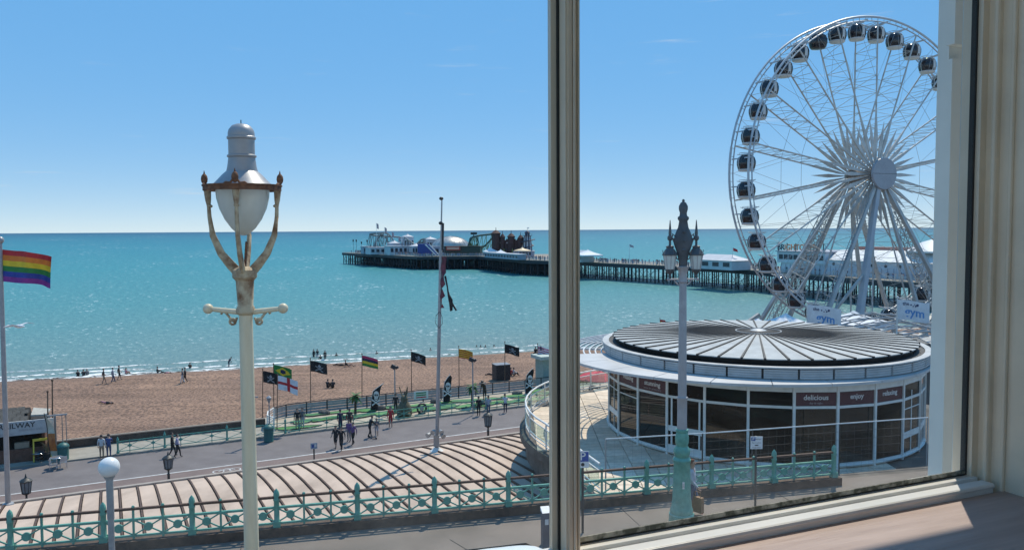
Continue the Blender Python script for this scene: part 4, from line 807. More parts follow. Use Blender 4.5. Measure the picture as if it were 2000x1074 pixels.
for i in range(n_):
    a, b = 2*pi*i/n_, 2*pi*(i+1)/n_
    for j in range(3): mb.add([cyl(rs[j], a, zs[j]), cyl(rs[j], b, zs[j]), cyl(rs[j+1], b, zs[j+1]), cyl(rs[j+1], a, zs[j+1])], [(0, 1, 2, 3)], i % 2)
mb.build('tower', HS, t)
MB().path([cyl(2.9-.12*k/4+.5, -k*.32, 8.6-k*.155) for k in range(50)], .5, 6, h=.28).build('slide', HS[0], t, 60)
MB().lathe([(2.4, 10.2), (2.4, 10.4), (1.5, 10.45), (1.2, 10.5), (1.2, 11.6), (1.5, 11.7), (1.1, 12.3), (.3, 12.7), (.06, 12.8), (.05, 14.4)], 12).build('cap', HS[0], t, 40)
for k in range(12): MB().bar(cyl(2.3, k*pi/6, 10.4), cyl(2.3, k*pi/6, 11.4), .1).build('rail_post', HS[1], t)
MB().bx((.05, -.03, 13.8), (.9, .03, 14.3)).build('pennant', WCL, t)
MB().lathe([(3.4, 0), (3.6, 2.6), (3.9, 2.7), (3.5, 3.1), (2.4, 3.2)], 16).build('base_pavilion', PG, t, 40)
kiosk('pier_kiosk', 'gold roofed round kiosk between castle and helter skelter', 1020, 385, 7, 6, 3.0, PG, 'dome', rmat=M('gold_roof', (.72, .55, .36), .5))
for lb, px, py, Y, w in (('white peaked awning left of the castle ride', 958, 483, 392, 6), ('second white awning in front of the castle', 978, 487, 380, 6)): 
    tent(px, py, Y, w, 2.0, lb, zb=PZ)
kiosk('pier_shelter', 'long windowed deck shelter in front of the castle', 985, 369, 40, 4, 2.2, PG, 'flat', rz=-1.16, cat='shelter', nwin=12)
tent(1148, 487, 320, 9, 2.2, 'white peaked tent on the pier just right of the window bar', zb=PZ)
kiosk('pier_kiosk', 'white low roofed kiosk beside the tent right of the window bar', 1137, 326, 8, 6, 2.8, PW, 'hip', rz=-1.1)
kiosk('pier_pavilion', 'white tented pavilion between the ornate lamp and the wheel', 1406, 262, 20, 8, 3.0, PW, 'hip', rz=-1.1, cat='pavilion', ptop=1.8)
# arcade nearest the shore with the big name sign
def pb(px, Y): q = at(px, 500, Y); return V((q.x, q.y, PZ))
ar = thing('arcade_building', 'long white arcade hall with the pier name in large letters', 'building', pb(1520, 236), atan2(-.893, .45))
AW = M('arcade_white', (.58, .61, .66), .6, var=.1, vs=.2); AR = M('arcade_roof', (.74, .74, .73), .5, var=.12, vs=.5)
MB().bx((-3, 4.2, 0), (52, 24, 4.4)).build('wall', AW, ar)
MB().bx((-4, 3.6, 3.0), (14, 22, 6.2)).build('upper_storey', AW, ar)
for i in range(9): MB().bx((-3.2+i*1.9, 3.5, 4.0), (-1.7+i*1.9, 3.62, 5.4)).build('window', PWIN, ar)
MB().bx((-4.4, 3.2, 6.2), (14.4, 22.4, 6.5)).build('flat_roof', PG, ar)
lt = [M('sign_dark_letter', (.05, .05, .08), .6), M('sign_orange_letter', (.80, .24, .10), .6)]
for w, x0, m_ in (('BR', -3.9, 0), ('IGHTON', -1.1, 1), ('PIER', 6.8, 1)): put('lettering', text_mesh(w, 2.5, lt[m_], .06, .05, 'LEFT'), ar, (x0, 3.5, 7.5), (pi/2, 0, 0))
for i in range(6): MB().bx((-3.8+i*3.4, 3.7, 6.4), (-3.6+i*3.4, 3.9, 8.8)).build('sign_post', DARK, ar)
n_ = 9
for i in range(n_):
    x0, x1 = 14.6+i*4.2, 18.7+i*4.2; MB().slab([(x0, 3.8, 4.3), (x0, 9, 7.0), (x0, 19, 7.0), (x0, 24.2, 4.3)], (x1-x0, 0, 0)).build('roof_bay', AR, ar)
    MB().tube(((x0+x1)/2, 4.3, 3.2), ((x0+x1)/2, 4.1, 3.2), .45, n=12).build('round_window', PWIN, ar)
MB().bx((14.6, 13, 7.0), (52, 15, 7.9)).build('ridge_vent', M('arcade_red', (.4, .18, .14), .6), ar)
MB().lathe([(9, 6.8), (9, 7.2), (6, 9.2), (2.2, 10.4), (2.2, 11.2), (.6, 11.8), (.1, 13.4)], 16, (43, 14, 0)).build('dome_roof', AR, ar, 40)
for i in range(30): MB().bx((-3+i*1.85, 4.1, .1), (-2.9+i*1.85, 4.25, 2.6)).build('pilaster', PG, ar)
# globe lamps and flags along the pier
lg = MB().tube((0, 0, 0), (0, 0, 3.6), .09, n=6).ball((0, 0, 3.9), .42, nu=10, nv=6).mesh('deck_lamp', DARK, 40)
for i, (px, Y, w) in enumerate(((690, 478, 'first'), (696, 474, 'second'), (706, 470, 'third'), (717, 462, 'fourth'))):
    q = at(px, 480, Y); put('deck_lamp', lg, None, (q.x, q.y, PZ+(.0 if i != 2 else -1.2)), label='dark globe lamp on the pier end, %s from the seaward tip' % w, cat='lamp', group='deck lamps at the pier end').scale = (1, 1, 1.9)
for i, (px, py, Y, lb) in enumerate(((735, 436, 452, 'tallest pale banner flag above the coaster'), (751, 444, 450, 'pale banner flag second from the seaward end'), (765, 453, 448, 'pale banner flag third from the seaward end'), (778, 461, 446, 'pale banner flag lowest of the four by the coaster'), (1123, 478, 322, 'small flag on the pier tent by the window bar'), (1229, 477, 300, 'lone small flag midway along the pier deck'), (1431, 484, 255, 'small red and white flag left of the pier name'))):
    q = at(px, py, Y); t = thing('banner_flag', lb, 'flag', (q.x, q.y, PZ)); h_ = q.z-PZ
    MB().tube((0, 0, 0), (0, 0, h_), .12, .07, n=6).build('pole', WMETAL, t)
    w_, hh = (1.1, 3.0) if i < 4 else (1.5, 1.0)
    vs = []; K = 6
    for k in range(K+1): vs += [(.1+w_*k/K, .18*sin(k*1.2), h_-.12*k*.8), (.1+w_*k/K+.15, .18*sin(k*1.2+.4), h_-hh-.12*k*.6)]
    MB().add(vs, [(2*k, 2*k+1, 2*k+3, 2*k+2) for k in range(K)]).build('cloth', M('banner_cloth', (.5, .42, .46), .8, c2=(.35, .2, .22), vs=1.5) if i != 6 else RED, t, 60)
# ------------------------------------------------------------------ people: one skinned body mesh per pose, clothes by object materials
def seg_d(p, a, b):
    ab = b-a; t = max(0, min(1, (p-a).dot(ab)/max(1e-9, ab.length_squared))); return (p-a-ab*t).length
BASE = dict(pel=(0, 0, .93, .135), spi=(0, 0, 1.13, .12), che=(0, 0, 1.34, .145), nec=(0, .005, 1.49, .055), hea=(0, .02, 1.58, .085), cro=(0, .01, 1.68, .088), top=(0, .0, 1.73, .05),
            shl=(-.185, 0, 1.41, .066), ell=(-.235, -.03, 1.13, .047), wrl=(-.25, .06, .89, .034), hal=(-.25, .085, .82, .04), shr=(.185, 0, 1.41, .066), elr=(.235, -.03, 1.13, .047), wrr=(.25, .06, .89, .034), har=(.25, .085, .82, .04),
            hil=(-.095, 0, .86, .10), knl=(-.10, .03, .48, .065), anl=(-.10, -.01, .09, .045), tol=(-.11, .14, .045, .042), hir=(.095, 0, .86, .10), knr=(.10, .03, .48, .065), anr=(.10, -.01, .09, .045), tor=(.11, .14, .045, .042))
EDG = [('pel', 'spi'), ('spi', 'che'), ('che', 'nec'), ('nec', 'hea'), ('hea', 'cro'), ('cro', 'top'), ('che', 'shl'), ('shl', 'ell'), ('ell', 'wrl'), ('wrl', 'hal'), ('che', 'shr'), ('shr', 'elr'), ('elr', 'wrr'), ('wrr', 'har'),
       ('pel', 'hil'), ('hil', 'knl'), ('knl', 'anl'), ('anl', 'tol'), ('pel', 'hir'), ('hir', 'knr'), ('knr', 'anr'), ('anr', 'tor')]
SLOT = {'spi': 1, 'che': 1, 'shl': 1, 'shr': 1, 'ell': 1, 'elr': 1, 'wrl': 2, 'wrr': 2, 'hal': 0, 'har': 0, 'nec': 0, 'hea': 0, 'cro': 0, 'top': 0, 'hil': 3, 'hir': 3, 'knl': 3, 'knr': 3, 'anl': 4, 'anr': 4, 'tol': 5, 'tor': 5}
def pose(**k):
    d = {a: list(b) for a, b in BASE.items()}
    for a, b in k.items(): d[a][:len(b)] = b
    return d
WALK = dict(knl=(-.10, .15, .49), anl=(-.10, .19, .09), tol=(-.10, .34, .05), knr=(.10, -.02, .47), anr=(.10, -.22, .12), tor=(.10, -.10, .045), ell=(-.24, -.14, 1.14), wrl=(-.24, -.14, .90), hal=(-.24, -.13, .83), elr=(.24, .06, 1.14), wrr=(.23, .24, .96), har=(.23, .29, .91))
SIT = dict(pel=(0, 0, .16), spi=(0, -.04, .36), che=(0, -.02, .58), nec=(0, .03, .73), hea=(0, .06, .82), cro=(0, .05, .92), top=(0, .04, .97), shl=(-.185, 0, .65), shr=(.185, 0, .65), ell=(-.25, .12, .42), wrl=(-.12, .34, .42), hal=(-.08, .40, .43), elr=(.25, .12, .42), wrr=(.12, .34, .42), har=(.08, .40, .43),
           hil=(-.10, .06, .13), hir=(.10, .06, .13), knl=(-.13, .42, .44), knr=(.13, .42, .44), anl=(-.10, .62, .08), anr=(.10, .62, .08), tol=(-.11, .77, .05), tor=(.11, .77, .05))
LIE = dict(pel=(0, 0, .13), spi=(0, -.2, .13), che=(0, -.42, .15), nec=(0, -.57, .15), hea=(0, -.66, .15), cro=(0, -.76, .15), top=(0, -.81, .15), shl=(-.19, -.48, .13), shr=(.19, -.48, .13), ell=(-.33, -.3, .07), wrl=(-.35, -.05, .05), hal=(-.35, .02, .05), elr=(.36, -.6, .07), wrr=(.2, -.8, .07), har=(.15, -.85, .06),
           hil=(-.095, .06, .12), hir=(.095, .06, .12), knl=(-.11, .45, .26), knr=(.12, .44, .10), anl=(-.11, .78, .07), anr=(.13, .84, .06), tol=(-.11, .9, .10), tor=(.14, .92, .14))
REC = dict(SIT, pel=(0, 0, .15), spi=(0, -.14, .28), che=(0, -.28, .45), nec=(0, -.33, .60), hea=(0, -.33, .69), cro=(0, -.33, .79), top=(0, -.33, .84), shl=(-.19, -.30, .50), shr=(.19, -.30, .50), ell=(-.27, -.42, .26), wrl=(-.27, -.40, .06), hal=(-.27, -.33, .04), elr=(.27, -.42, .26), wrr=(.27, -.40, .06), har=(.27, -.33, .04), knl=(-.12, .42, .20), anl=(-.11, .80, .07), tol=(-.11, .9, .11))
POSES = {'stand': pose(), 'walk': pose(**WALK), 'sit': pose(**SIT), 'lie': pose(**LIE), 'recline': pose(**REC),
         'lean': pose(che=(0, .12, 1.31), nec=(0, .18, 1.45), hea=(0, .22, 1.53), cro=(0, .23, 1.63), top=(0, .22, 1.68), spi=(0, .05, 1.12), shl=(-.185, .13, 1.37), shr=(.185, .13, 1.37), ell=(-.24, .24, 1.12), wrl=(-.15, .46, 1.06), hal=(-.12, .53, 1.06), elr=(.24, .24, 1.12), wrr=(.15, .46, 1.06), har=(.12, .53, 1.06)),
         'stoop': pose(spi=(0, .06, 1.11), che=(0, .2, 1.28), nec=(0, .30, 1.40), hea=(0, .36, 1.46), cro=(0, .42, 1.54), top=(0, .44, 1.58), shl=(-.185, .22, 1.32), shr=(.185, .22, 1.32), ell=(-.23, .22, 1.03), wrl=(-.2, .34, .82), hal=(-.2, .38, .75), elr=(.23, .22, 1.03), wrr=(.2, .34, .82), har=(.2, .38, .75)),
         'push': pose(**dict(WALK, spi=(0, .06, 1.12), che=(0, .14, 1.32), nec=(0, .2, 1.46), hea=(0, .25, 1.54), cro=(0, .26, 1.64), top=(0, .25, 1.69), shl=(-.185, .15, 1.38), shr=(.185, .15, 1.38), ell=(-.22, .28, 1.16), wrl=(-.15, .5, 1.03), hal=(-.13, .57, 1.02), elr=(.22, .28, 1.16), wrr=(.15, .5, 1.03), har=(.13, .57, 1.02)))}
BODY = {}
def body(kind):
    if kind in BODY: return BODY[kind]
    P = POSES[kind]; keys = list(P); me = bpy.data.meshes.new('body'); me.from_pydata([P[k][:3] for k in keys], [(keys.index(a), keys.index(b)) for a, b in EDG], [])
    o = bpy.data.objects.new('body', me); col.objects.link(o); o.modifiers.new('skin', 'SKIN').use_smooth_shade = True
    for i, k in enumerate(keys):
        s = me.skin_vertices[0].data[i]; r = P[k][3]; s.radius = (r, r); s.use_root = k == 'pel'
    o.modifiers.new('sub', 'SUBSURF').levels = 1
    dg = bpy.context.evaluated_depsgraph_get(); m2 = bpy.data.meshes.new_from_object(o.evaluated_get(dg)); bpy.data.objects.remove(o); bpy.data.meshes.remove(me)
    vs = [tuple(v.co) for v in m2.vertices]; fs = [tuple(p.vertices) for p in m2.polygons]; bpy.data.meshes.remove(m2)
    J = {k: V(v[:3]) for k, v in P.items()}; mb = MB(); mats_ = []
    for f in fs:
        c = sum((V(vs[i]) for i in f), V())/len(f); a, b = min(EDG, key=lambda e: seg_d(c, J[e[0]], J[e[1]])); s = SLOT[b]
        if b in ('hil', 'hir') or (b == 'spi' and (c-J['pel']).length < .09): s = 3
        mats_.append(s)
    mb.v, mb.f, mb.m = vs, fs, mats_
    # five fingers on each hand, nose and ears
    for s in 'lr':
        h, w = J['ha'+s], J['wr'+s]; d = (h-w).normalized(); x, y = frame(d)
        for i in range(4): b0 = h+x*(-.03+.02*i)+d*.015; mb.tube(b0, b0+d*(.055+.012*(1-abs(i-1.3)/2))+y*.018, .010, .007, n=5, mi=0)
        mb.tube(h-d*.02+x*.035, h+d*.03+x*.062+y*.02, .011, .008, n=5, mi=0)
    hd = (J['cro']-J['hea']); upv = hd.normalized(); fw = V((0, 1, 0)) if upv.z > .5 else V((0, 0, 1)); fw = (fw-upv*fw.dot(upv)).normalized(); sd = upv.cross(fw)
    ce = J['hea'].lerp(J['cro'], .5)
    mb.tube(ce+fw*.08+upv*.01, ce+fw*.115-upv*.02, .012, .016, n=5, mi=0)
    for s in (-1, 1): mb.ball(ce+sd*.088*s, .022, (.6, 1, 1), 6, 4, 0); mb.ball(ce+sd*.034*s+fw*.083+upv*.018, .010, nu=6, nv=4, mi=6)
    # hair cap: a shell over the crown and back of the head
    vs, fs = [], []; nu, nv = 12, 6
    for j in range(nv+1):
        for i in range(nu):
            a = 2*pi*i/nu; th = R(100)*j/nv; v = upv*cos(th)+(fw*cos(a)+sd*sin(a))*sin(th); rr = .108
            if v.dot(fw) > .45 and v.dot(upv) < .6: rr = .075
            vs.append(ce+upv*.035-fw*.012+v*rr)
    fs = [(j*nu+i, j*nu+(i+1) % nu, (j+1)*nu+(i+1) % nu, (j+1)*nu+i) for j in range(nv) for i in range(nu)]; mb.add(vs, fs, 6)
    BODY[kind] = mb.mesh('body', [SKIN]*7, 180); return BODY[kind]
SKIN = M('skin', (.46, .27, .19), .6, var=.1)
def C(name, c): return M('cloth_'+name, c, .8, var=.25, vs=9)
PAL = dict(black=(.015, .015, .018), navy=(.02, .028, .07), grey=(.16, .16, .17), white=(.62, .62, .62), lilac=(.36, .33, .46), purple=(.16, .08, .22), red=(.45, .03, .04), blue=(.045, .08, .22), denim=(.07, .10, .18), brown=(.10, .06, .04), tan=(.34, .25, .17), pale=(.42, .44, .50), pink=(.55, .25, .27), dark=(.035, .033, .036), ginger=(.18, .055, .025), fair=(.32, .22, .10), skin=None, coral=(.68, .12, .11))
def pm_(n_): return SKIN if n_ == 'skin' else C(n_, PAL[n_])
def person(kind, p, face, label, top='black', leg='dark', arm=None, shin=None, shoe='dark', hair='dark', scale=1., group=None):
    o = put('person', body(kind), None, p, (0, 0, R(face)), label, 'person', group); o.scale = (scale,)*3
    for i, n_ in enumerate(('skin', top, arm or top, leg, shin or leg, shoe, hair)):
        o.material_slots[i].link = 'OBJECT'; o.material_slots[i].material = pm_(n_)
    return o
DZ = ZD
def onpav(px, py): return gz(px, py, ZD+.12)
def ondrive(px, py): return gz(px, py, ZD)
# on the upper pavement
wm = person('walk', gz(1351, 1004, 0), -118, 'woman in pale grey jacket and jeans with red shoes beside the ornate lamp', 'pale', 'denim', 'pale', 'denim', 'coral', 'ginger', .95)
mb = MB(); mb.box((0, 0, .28), (.34, .13, .46)); mb.path([(-.10, 0, .5), (-.09, 0, .66), (.09, 0, .66), (.10, 0, .5)], .012, 5)
bag = mb.build('shopping_bag', M('brown_paper', (.27, .16, .085), .8, var=.2), None, None, loc=wm.location+V((.16, -.10, .06)), rot=(0, 0, -.9), label='brown carrier bag hanging beside the woman by the ornate lamp', cat='bag')
# on the drive
G1 = 'people on the seafront drive'
for a in ((('walk', (347, 893), -75, 'man in lilac shirt and black trousers walking beside the long drive railing', 'lilac', 'black')), (('walk', (337, 890), -80, 'person in black close behind the man in the lilac shirt', 'black', 'black')),
          (('lean', (213, 893), 25, 'man in blue jacket leaning at the railing beside the hut end', 'blue', 'denim')), (('stand', (199, 895), 10, 'person in pale top at the end of the railing near the hut', 'white', 'tan')),
          (('walk', (667, 878), 170, 'person in black at the front of the group on the drive', 'black', 'black')), (('walk', (656, 875), 165, 'person in black shorts at left of the group on the drive', 'black', 'black', 'skin', 'skin')),
          (('walk', (690, 868), 150, 'person in purple top and dark trousers at right of the group on the drive', 'purple', 'black')), (('stand', (682, 862), 160, 'person in purple and grey just behind the group on the drive', 'purple', 'grey')),
          (('push', (722, 854), -50, 'person in black pushing a scooter on the drive', 'black', 'black')), (('stand', (736, 850), 180, 'child in dark clothes beside the pushed scooter', 'grey', 'pale', 'skin', 'skin', 'dark', 'dark', .8)),
          (('stand', (665, 840), 10, 'man in navy jacket watching the minigolf', 'navy', 'navy')), (('stand', (683, 838), 0, 'person in dark top with red sleeves watching the minigolf', 'dark', 'dark', 'red')),
          (('stand', (763, 834), 185, 'person all in red beside the minigolf railing', 'red', 'red', 'red', 'skin')), 
          (('stand', (935, 812), 20, 'person in black at the minigolf railing near the short drive lamp', 'black', 'black')), (('stand', (954, 810), 15, 'man in pale blue shirt and jeans behind the short drive lamp', 'pale', 'denim')), (('lean', (987, 806), 10, 'person in white top and navy trousers leaning at the minigolf railing', 'white', 'navy'))):
    person(a[0], ondrive(*a[1]), a[2], a[3], *a[4:], group=G1)
for a in ((('stand', (581, 838), 200, 'person in black inside the minigolf near its left end', 'black', 'tan')), (('stand', (591, 836), 170, 'person in grey top inside the minigolf near its left end', 'grey', 'pale')), (('stand', (773, 806), 10, 'person in black by the far minigolf fence below the floodlight', 'black', 'dark'))):
    person(a[0], onpav(*a[1]), a[2], a[3], *a[4:], group='people playing minigolf')
# on the beach
G2 = 'people on the beach'
for a in ((('walk', (203, 749), -60, 'left hand walker of three on the shingle, nearest the hut', 'dark', 'tan', 'skin', 'skin')), (('walk', (221, 747), -60, 'middle walker of three in pale top on the shingle', 'pale', 'denim')), (('walk', (233, 742), -60, 'right hand walker of three in brown on the shingle', 'brown', 'dark', 'skin', 'skin')),
          (('walk', (357, 749), 100, 'left walker of the close pair on the shingle, pale trousers', 'grey', 'white')), (('walk', (362, 747), 100, 'right walker of the close pair in black on the shingle', 'black', 'black')),
          (('stoop', (447, 718), -90, 'lone dark figure standing at the surf left of the cream lamp', 'navy', 'navy')),
          (('stand', (613, 703), 150, 'left of three standing at the surf', 'black', 'black')), (('stand', (620, 703), 200, 'middle of three standing at the surf in pale trousers', 'dark', 'pale')), (('stand', (635, 706), 180, 'right of three standing at the surf in black', 'black', 'black')),
          (('sit', (152, 736), 20, 'leftmost seated figure at the surf', 'black', 'dark')), (('sit', (163, 735), 20, 'middle of the three seated at the far left surf', 'dark', 'dark')), (('sit', (170, 734), 20, 'right of the three seated at the far left surf', 'grey', 'dark')), (('sit', (246, 732), -30, 'seated figure in pink just right of the three walkers', 'pink', 'tan')),
          (('sit', (307, 729), -70, 'seated figure in black facing right beside a lying one', 'black', 'dark')), (('lie', (324, 729), 80, 'small lying figure at the surf beside the seated one', 'pink', 'dark')), (('sit', (371, 721), 10, 'seated figure in red brown at the surf above the close pair', 'brown', 'dark')),
          (('lie', (207, 788), 75, 'sunbather lying alone in the middle of the shingle', 'black', 'pink', 'skin', 'skin')), (('sit', (626, 705), 170, 'seated dark figure among the three standing at the surf', 'black', 'black')), (('sit', (657, 701), 20, 'seated dark figure right of the standing three', 'black', 'dark')), (('recline', (680, 716), -80, 'reclining sunbather below the surf left of the striped flag', 'black', 'skin', 'skin', 'skin')), (('lie', (664, 714), 90, 'dark bundle like figure lying next to the reclining sunbather', 'black', 'black')),
          (('sit', (640, 758), -20, 'left of a seated pair in black mid beach', 'black', 'black')), (('sit', (650, 758), 20, 'right of a seated pair in black mid beach', 'dark', 'black')), (('sit', (736, 697), 30, 'small seated figure at the surf near the striped flag', 'dark', 'dark')), (('lie', (743, 698), 80, 'lying figure at the surf near the striped flag', 'tan', 'dark')),
          (('sit', (841, 691), 20, 'seated figure at the surf left of the tall flagpole', 'navy', 'dark')), (('sit', (931, 685), 0, 'first from the left of four seated at the surf', 'black', 'dark')), (('sit', (939, 685), 10, 'second from the left of four seated at the surf', 'black', 'dark')), (('sit', (948, 685), -10, 'third from the left of four seated at the surf', 'grey', 'dark')), (('sit', (965, 684), 10, 'rightmost of four seated at the surf', 'black', 'dark')),
          (('sit', (997, 734), -40, 'seated figure in red right of the black cabin', 'red', 'dark')), (('sit', (1003, 734), -60, 'seated figure in white right of the black cabin', 'white', 'dark')), (('lie', (962, 733), 80, 'figure lying left of the black cabin', 'brown', 'dark')), (('sit', (1046, 691), 0, 'seated dark figure at the surf beside the window bar', 'black', 'black')), (('lie', (1050, 692), 80, 'dark lying figure at the surf beside the window bar', 'dark', 'black'))):
    person(a[0], on_beach(*a[1]), a[2], a[3], *a[4:], group=G2)
# scooter
p = ondrive(728, 856); t = thing('kick_scooter', 'small dark kick scooter being pushed on the drive', 'scooter', p, R(-130))
MB().bx((-.06, -.35, .09), (.06, .35, .13)).build('deck', DARK, t); 
for y in (-.42, .42): MB().tube((-.02, y, .09), (.02, y, .09), .09, n=12).build('wheel', DARK, t)
MB().bar((0, .36, .1), (0, .28, .95), .035).build('stem', GREYM, t); MB().bar((-.22, .28, .95), (.22, .28, .95), .03).build('handlebar', DARK, t)
# seagull
q = gd(36, 637, 30); mb = MB(); mb.lathe([(.01, -.24), (.05, -.16), (.09, 0), (.07, .14), (.05, .2), (.04, .25), (.01, .31)], 10); mb.v = [(z, y, x*.8+.02*z) for x, y, z in mb.v]
t = thing('seagull', 'white gull flying low over the sea by the rainbow flag', 'bird', q, -.3); mb.build('body', WCL, t, 60)
for s in (-1, 1): MB().slab([(.08, s*.05, .02), (.10, s*.35, .10), (.02, s*.68, .02), (-.06, s*.38, .09), (-.10, s*.05, .02)], (0, 0, .012)).build('wing', M('gull_wing', (.55, .57, .6), .7), t)
# ------------------------------------------------------------------ flags
def flag(label, hoist, w, h, mats, pat, nx=24, ny=16, ang=0., amp=.10, droop=.12, phase=0., name='flag', taper=0., group=None):
    mb = MB(); X = V((cos(ang), sin(ang), 0)); Y = V((-sin(ang), cos(ang), 0))
    def fp(u, v): 
        k = (u**.8)*amp; d = k*(sin(u*7.5+phase+v*1.1)+.35*sin(u*15+phase*2+v*2.3)); return X*(u*w*(1-.06*u)+.03)+Y*d*w+V((0, 0, -v*h*(1-taper*u)-droop*w*u**1.25-.03*w*sin(u*7.5+phase)*u))
    for j in range(ny+1):
        for i in range(nx+1): mb.v.append(tuple(fp(i/nx, j/ny)))
    for j in range(ny):
        for i in range(nx): mb.f.append((j*(nx+1)+i, j*(nx+1)+i+1, (j+1)*(nx+1)+i+1, (j+1)*(nx+1)+i)); mb.m.append(pat((i+.5)/nx, (j+.5)/ny))
    o = mb.build(name, mats, None, 80, loc=hoist, label=label, cat='flag', group=group); return o, fp
def pole(label, base, top, r, mat=WOOD, r2=None, name='flagpole', group=None, knob=True):
    t = thing(name, label, 'flagpole', base, 0, group); d = V(top)-V(base); MB().tube((0, 0, 0), d, r, r2 or r*.7, n=10).build('shaft', mat, t, 40)
    if knob: MB().ball(d+V((0, 0, r)), r*1.5, nu=8, nv=6).build('finial', mat, t, 50)
    MB().lathe([(r*2.2, 0), (r*2.0, .06), (r*1.05, .10)], 10).build('foot', mat, t, 40)
    return t
RB = [RED, ORA, YEL, GRN, BLU, PUR]
JR = [BLACK, M('pale_emblem', (.30, .30, .31), .8)]
def jolly(u, v):
    x, y = (u-.5)*1.5, v-.5
    if (x/.13)**2+((y+.10)/.15)**2 < 1: return 1
    if abs(y-.15) < .28 and (abs(y-.15-x*.6) < .045 or abs(y-.15+x*.6) < .045) and abs(x) < .34: return 1
    return 0
def brazil(u, v):
    x, y = (u-.5)*1.45, v-.5
    if x*x+y*y < .045: return 2
    return 1 if abs(x)/.60+abs(y)/.40 < 1 else 0
def england(u, v): return 1 if abs(v-.5) < .10 or abs(u-.5) < .07 else 0
def stripes(n_): return lambda u, v: min(n_-1, int(v*n_))
def union(u, v): return 0 if (u < .45 and v < .5 and (abs(u-.22) < .05 or abs(v-.25) < .06)) else (1 if int(v*8) % 2 else 2)
# (pixel of pole top, of pole foot, flag hoist y, size, ...)
FL = [((513, 722), (513, 815), 724, 1.45, 1.05, JR, jolly, 'black skull flag beside the England cross flag, leftmost of the row', 0), ((534, 711), (535, 808), 712, 1.75, 1.0, [GRN, YEL, NAVY], brazil, 'green flag with yellow diamond and dark blue disc', 0),
      ((542, 732), (541, 840), 733, 1.75, 1.15, [WCL, RED], england, 'white flag with a red upright cross', 1), ((606, 701), (607, 805), 704, 1.65, 1.0, JR, jolly, 'black skull flag below the three standing at the surf', 0),
      ((707, 692), (707, 788), 694, 1.6, 1.0, [M('magenta_red', (.5, .04, .12), .75), NAVY, YEL, GRN], stripes(4), 'flag of red, navy, yellow and green bands', 0), ((803, 684), (804, 778), 687, 1.5, .95, JR, jolly, 'black skull flag left of the tall grey flagpole', 0),
      ((896, 677), (897, 768), 681, 1.5, .95, [YEL, RED], lambda u, v: int(v*10) % 2, 'flag of narrow red and yellow stripes', 0), ((986, 668), (986, 760), 672, 1.6, .95, JR, jolly, 'black skull flag above the black cabin', 0), ((1050, 672), (1050, 757), 675, 1.5, .95, [NAVY, M('pink_red', (.6, .15, .2), .75), WCL], union, 'pale striped flag with red beside the window bar', 0)]
for i, (tp_, ft, hy, w, h, mats, pat, lb, nearr) in enumerate(FL):
    if nearr: base = onpav(*ft)
    else: base = gz(ft[0], ft[1], ZD-.1); base = base if -.455*base.x+.8905*base.y < 72.5 else on_beach(*ft)
    top = gd(tp_[0], tp_[1], base.y+.05); pole('thin brown pole carrying the '+lb.split(',')[0], base, top, .045, group='golf flagpoles')
    hp = gd(tp_[0], hy, base.y); flag(lb, hp, w, h, mats, pat, 30, 20, .0, .09, .22+.04*(i % 3), i*1.3, group=None)
# rainbow flag and its pole
base = gz(16, 985, -2.9); top = gd(0, 474, base.y-.1)
pole('grey white flagpole at the left edge carrying the rainbow flag', base, top, .105, SILVER, .08)
hp = gd(-3, 487, base.y-.1); flag('six striped rainbow flag streaming from the pole at the left edge', hp, 2.05, 1.32, RB, stripes(6), 48, 24, .1, .15, .13, .6)
# tall grey pole on the vault with ragged flag remains
base = gz(853, 884, -2.75); top = gd(863, 388, base.y)
tp = pole('tall pale grey pole on the vaulted roof with a furled ragged flag', base, base.lerp(top, .80), .095, SILVER, .08, knob=False)
d = (top-base); MB().tube(d*.79, d, .045, .035, n=8).build('top_mast', GREYM, tp); MB().tube(d*.80+V((.09, 0, 0)), d*.905+V((.09, 0, 0)), .05, n=8).build('mast_collar', DARK, tp)
for f in (.905, 1.0): MB().ball(d*f+V((-.03, 0, 0)), .11, (1, 1, .8), 8, 6).build('lamp_head', DARK, tp, 50)
MB().path([d*.56+V((0, -.12, 0)), d*.545+V((-.16, -.12, 0)), d*.515+V((-.18, -.12, 0)), d*.495+V((0, -.12, 0)), d*.515+V((.17, -.12, 0)), d*.54+V((.14, -.12, 0)), d*.56+V((.04, -.12, 0))], .014, 5).build('halyard', DARK, tp)
for x, z in ((-.28, 1.05), (.26, 1.0), (-.1, 1.2), (.2, 1.2)):
    MB().tube((x, -.2, z), (x*1.5, -.42, z-.06), .07, .13, n=10).build('floodlight', GREYM, tp, 40)
MB().bx((-.14, -.14, .35), (.14, .0, .95)).build('junction_box', GREYM, tp); MB().lathe([(.34, 0), (.34, .12), (.2, .2), (.14, .3)], 14).build('base_collar', WHITE, tp, 40)
MAR = M('faded_maroon', (.20, .055, .075), .8, c2=(.09, .03, .05), vs=3)
mb = MB(); vs = []
for k in range(14):
    f = k/13; vs += [d*(.775-.20*f)+V((.06+.05*sin(k*1.7), -.1, 0)), d*(.775-.20*f)+V((.30+.16*sin(k*2.1)*f-.18*f, -.06-.08*cos(k), 0)), d*(.775-.20*f)+V((.10, .06, 0))]
mb.add(vs, [(k*3+i, k*3+(i+1) % 3, k*3+3+(i+1) % 3, k*3+3+i) for k in range(13) for i in range(3)]); mb.build('ragged_flag', MAR, None, 60, loc=base, label='furled ragged maroon flag hanging on the tall grey pole', cat='flag')
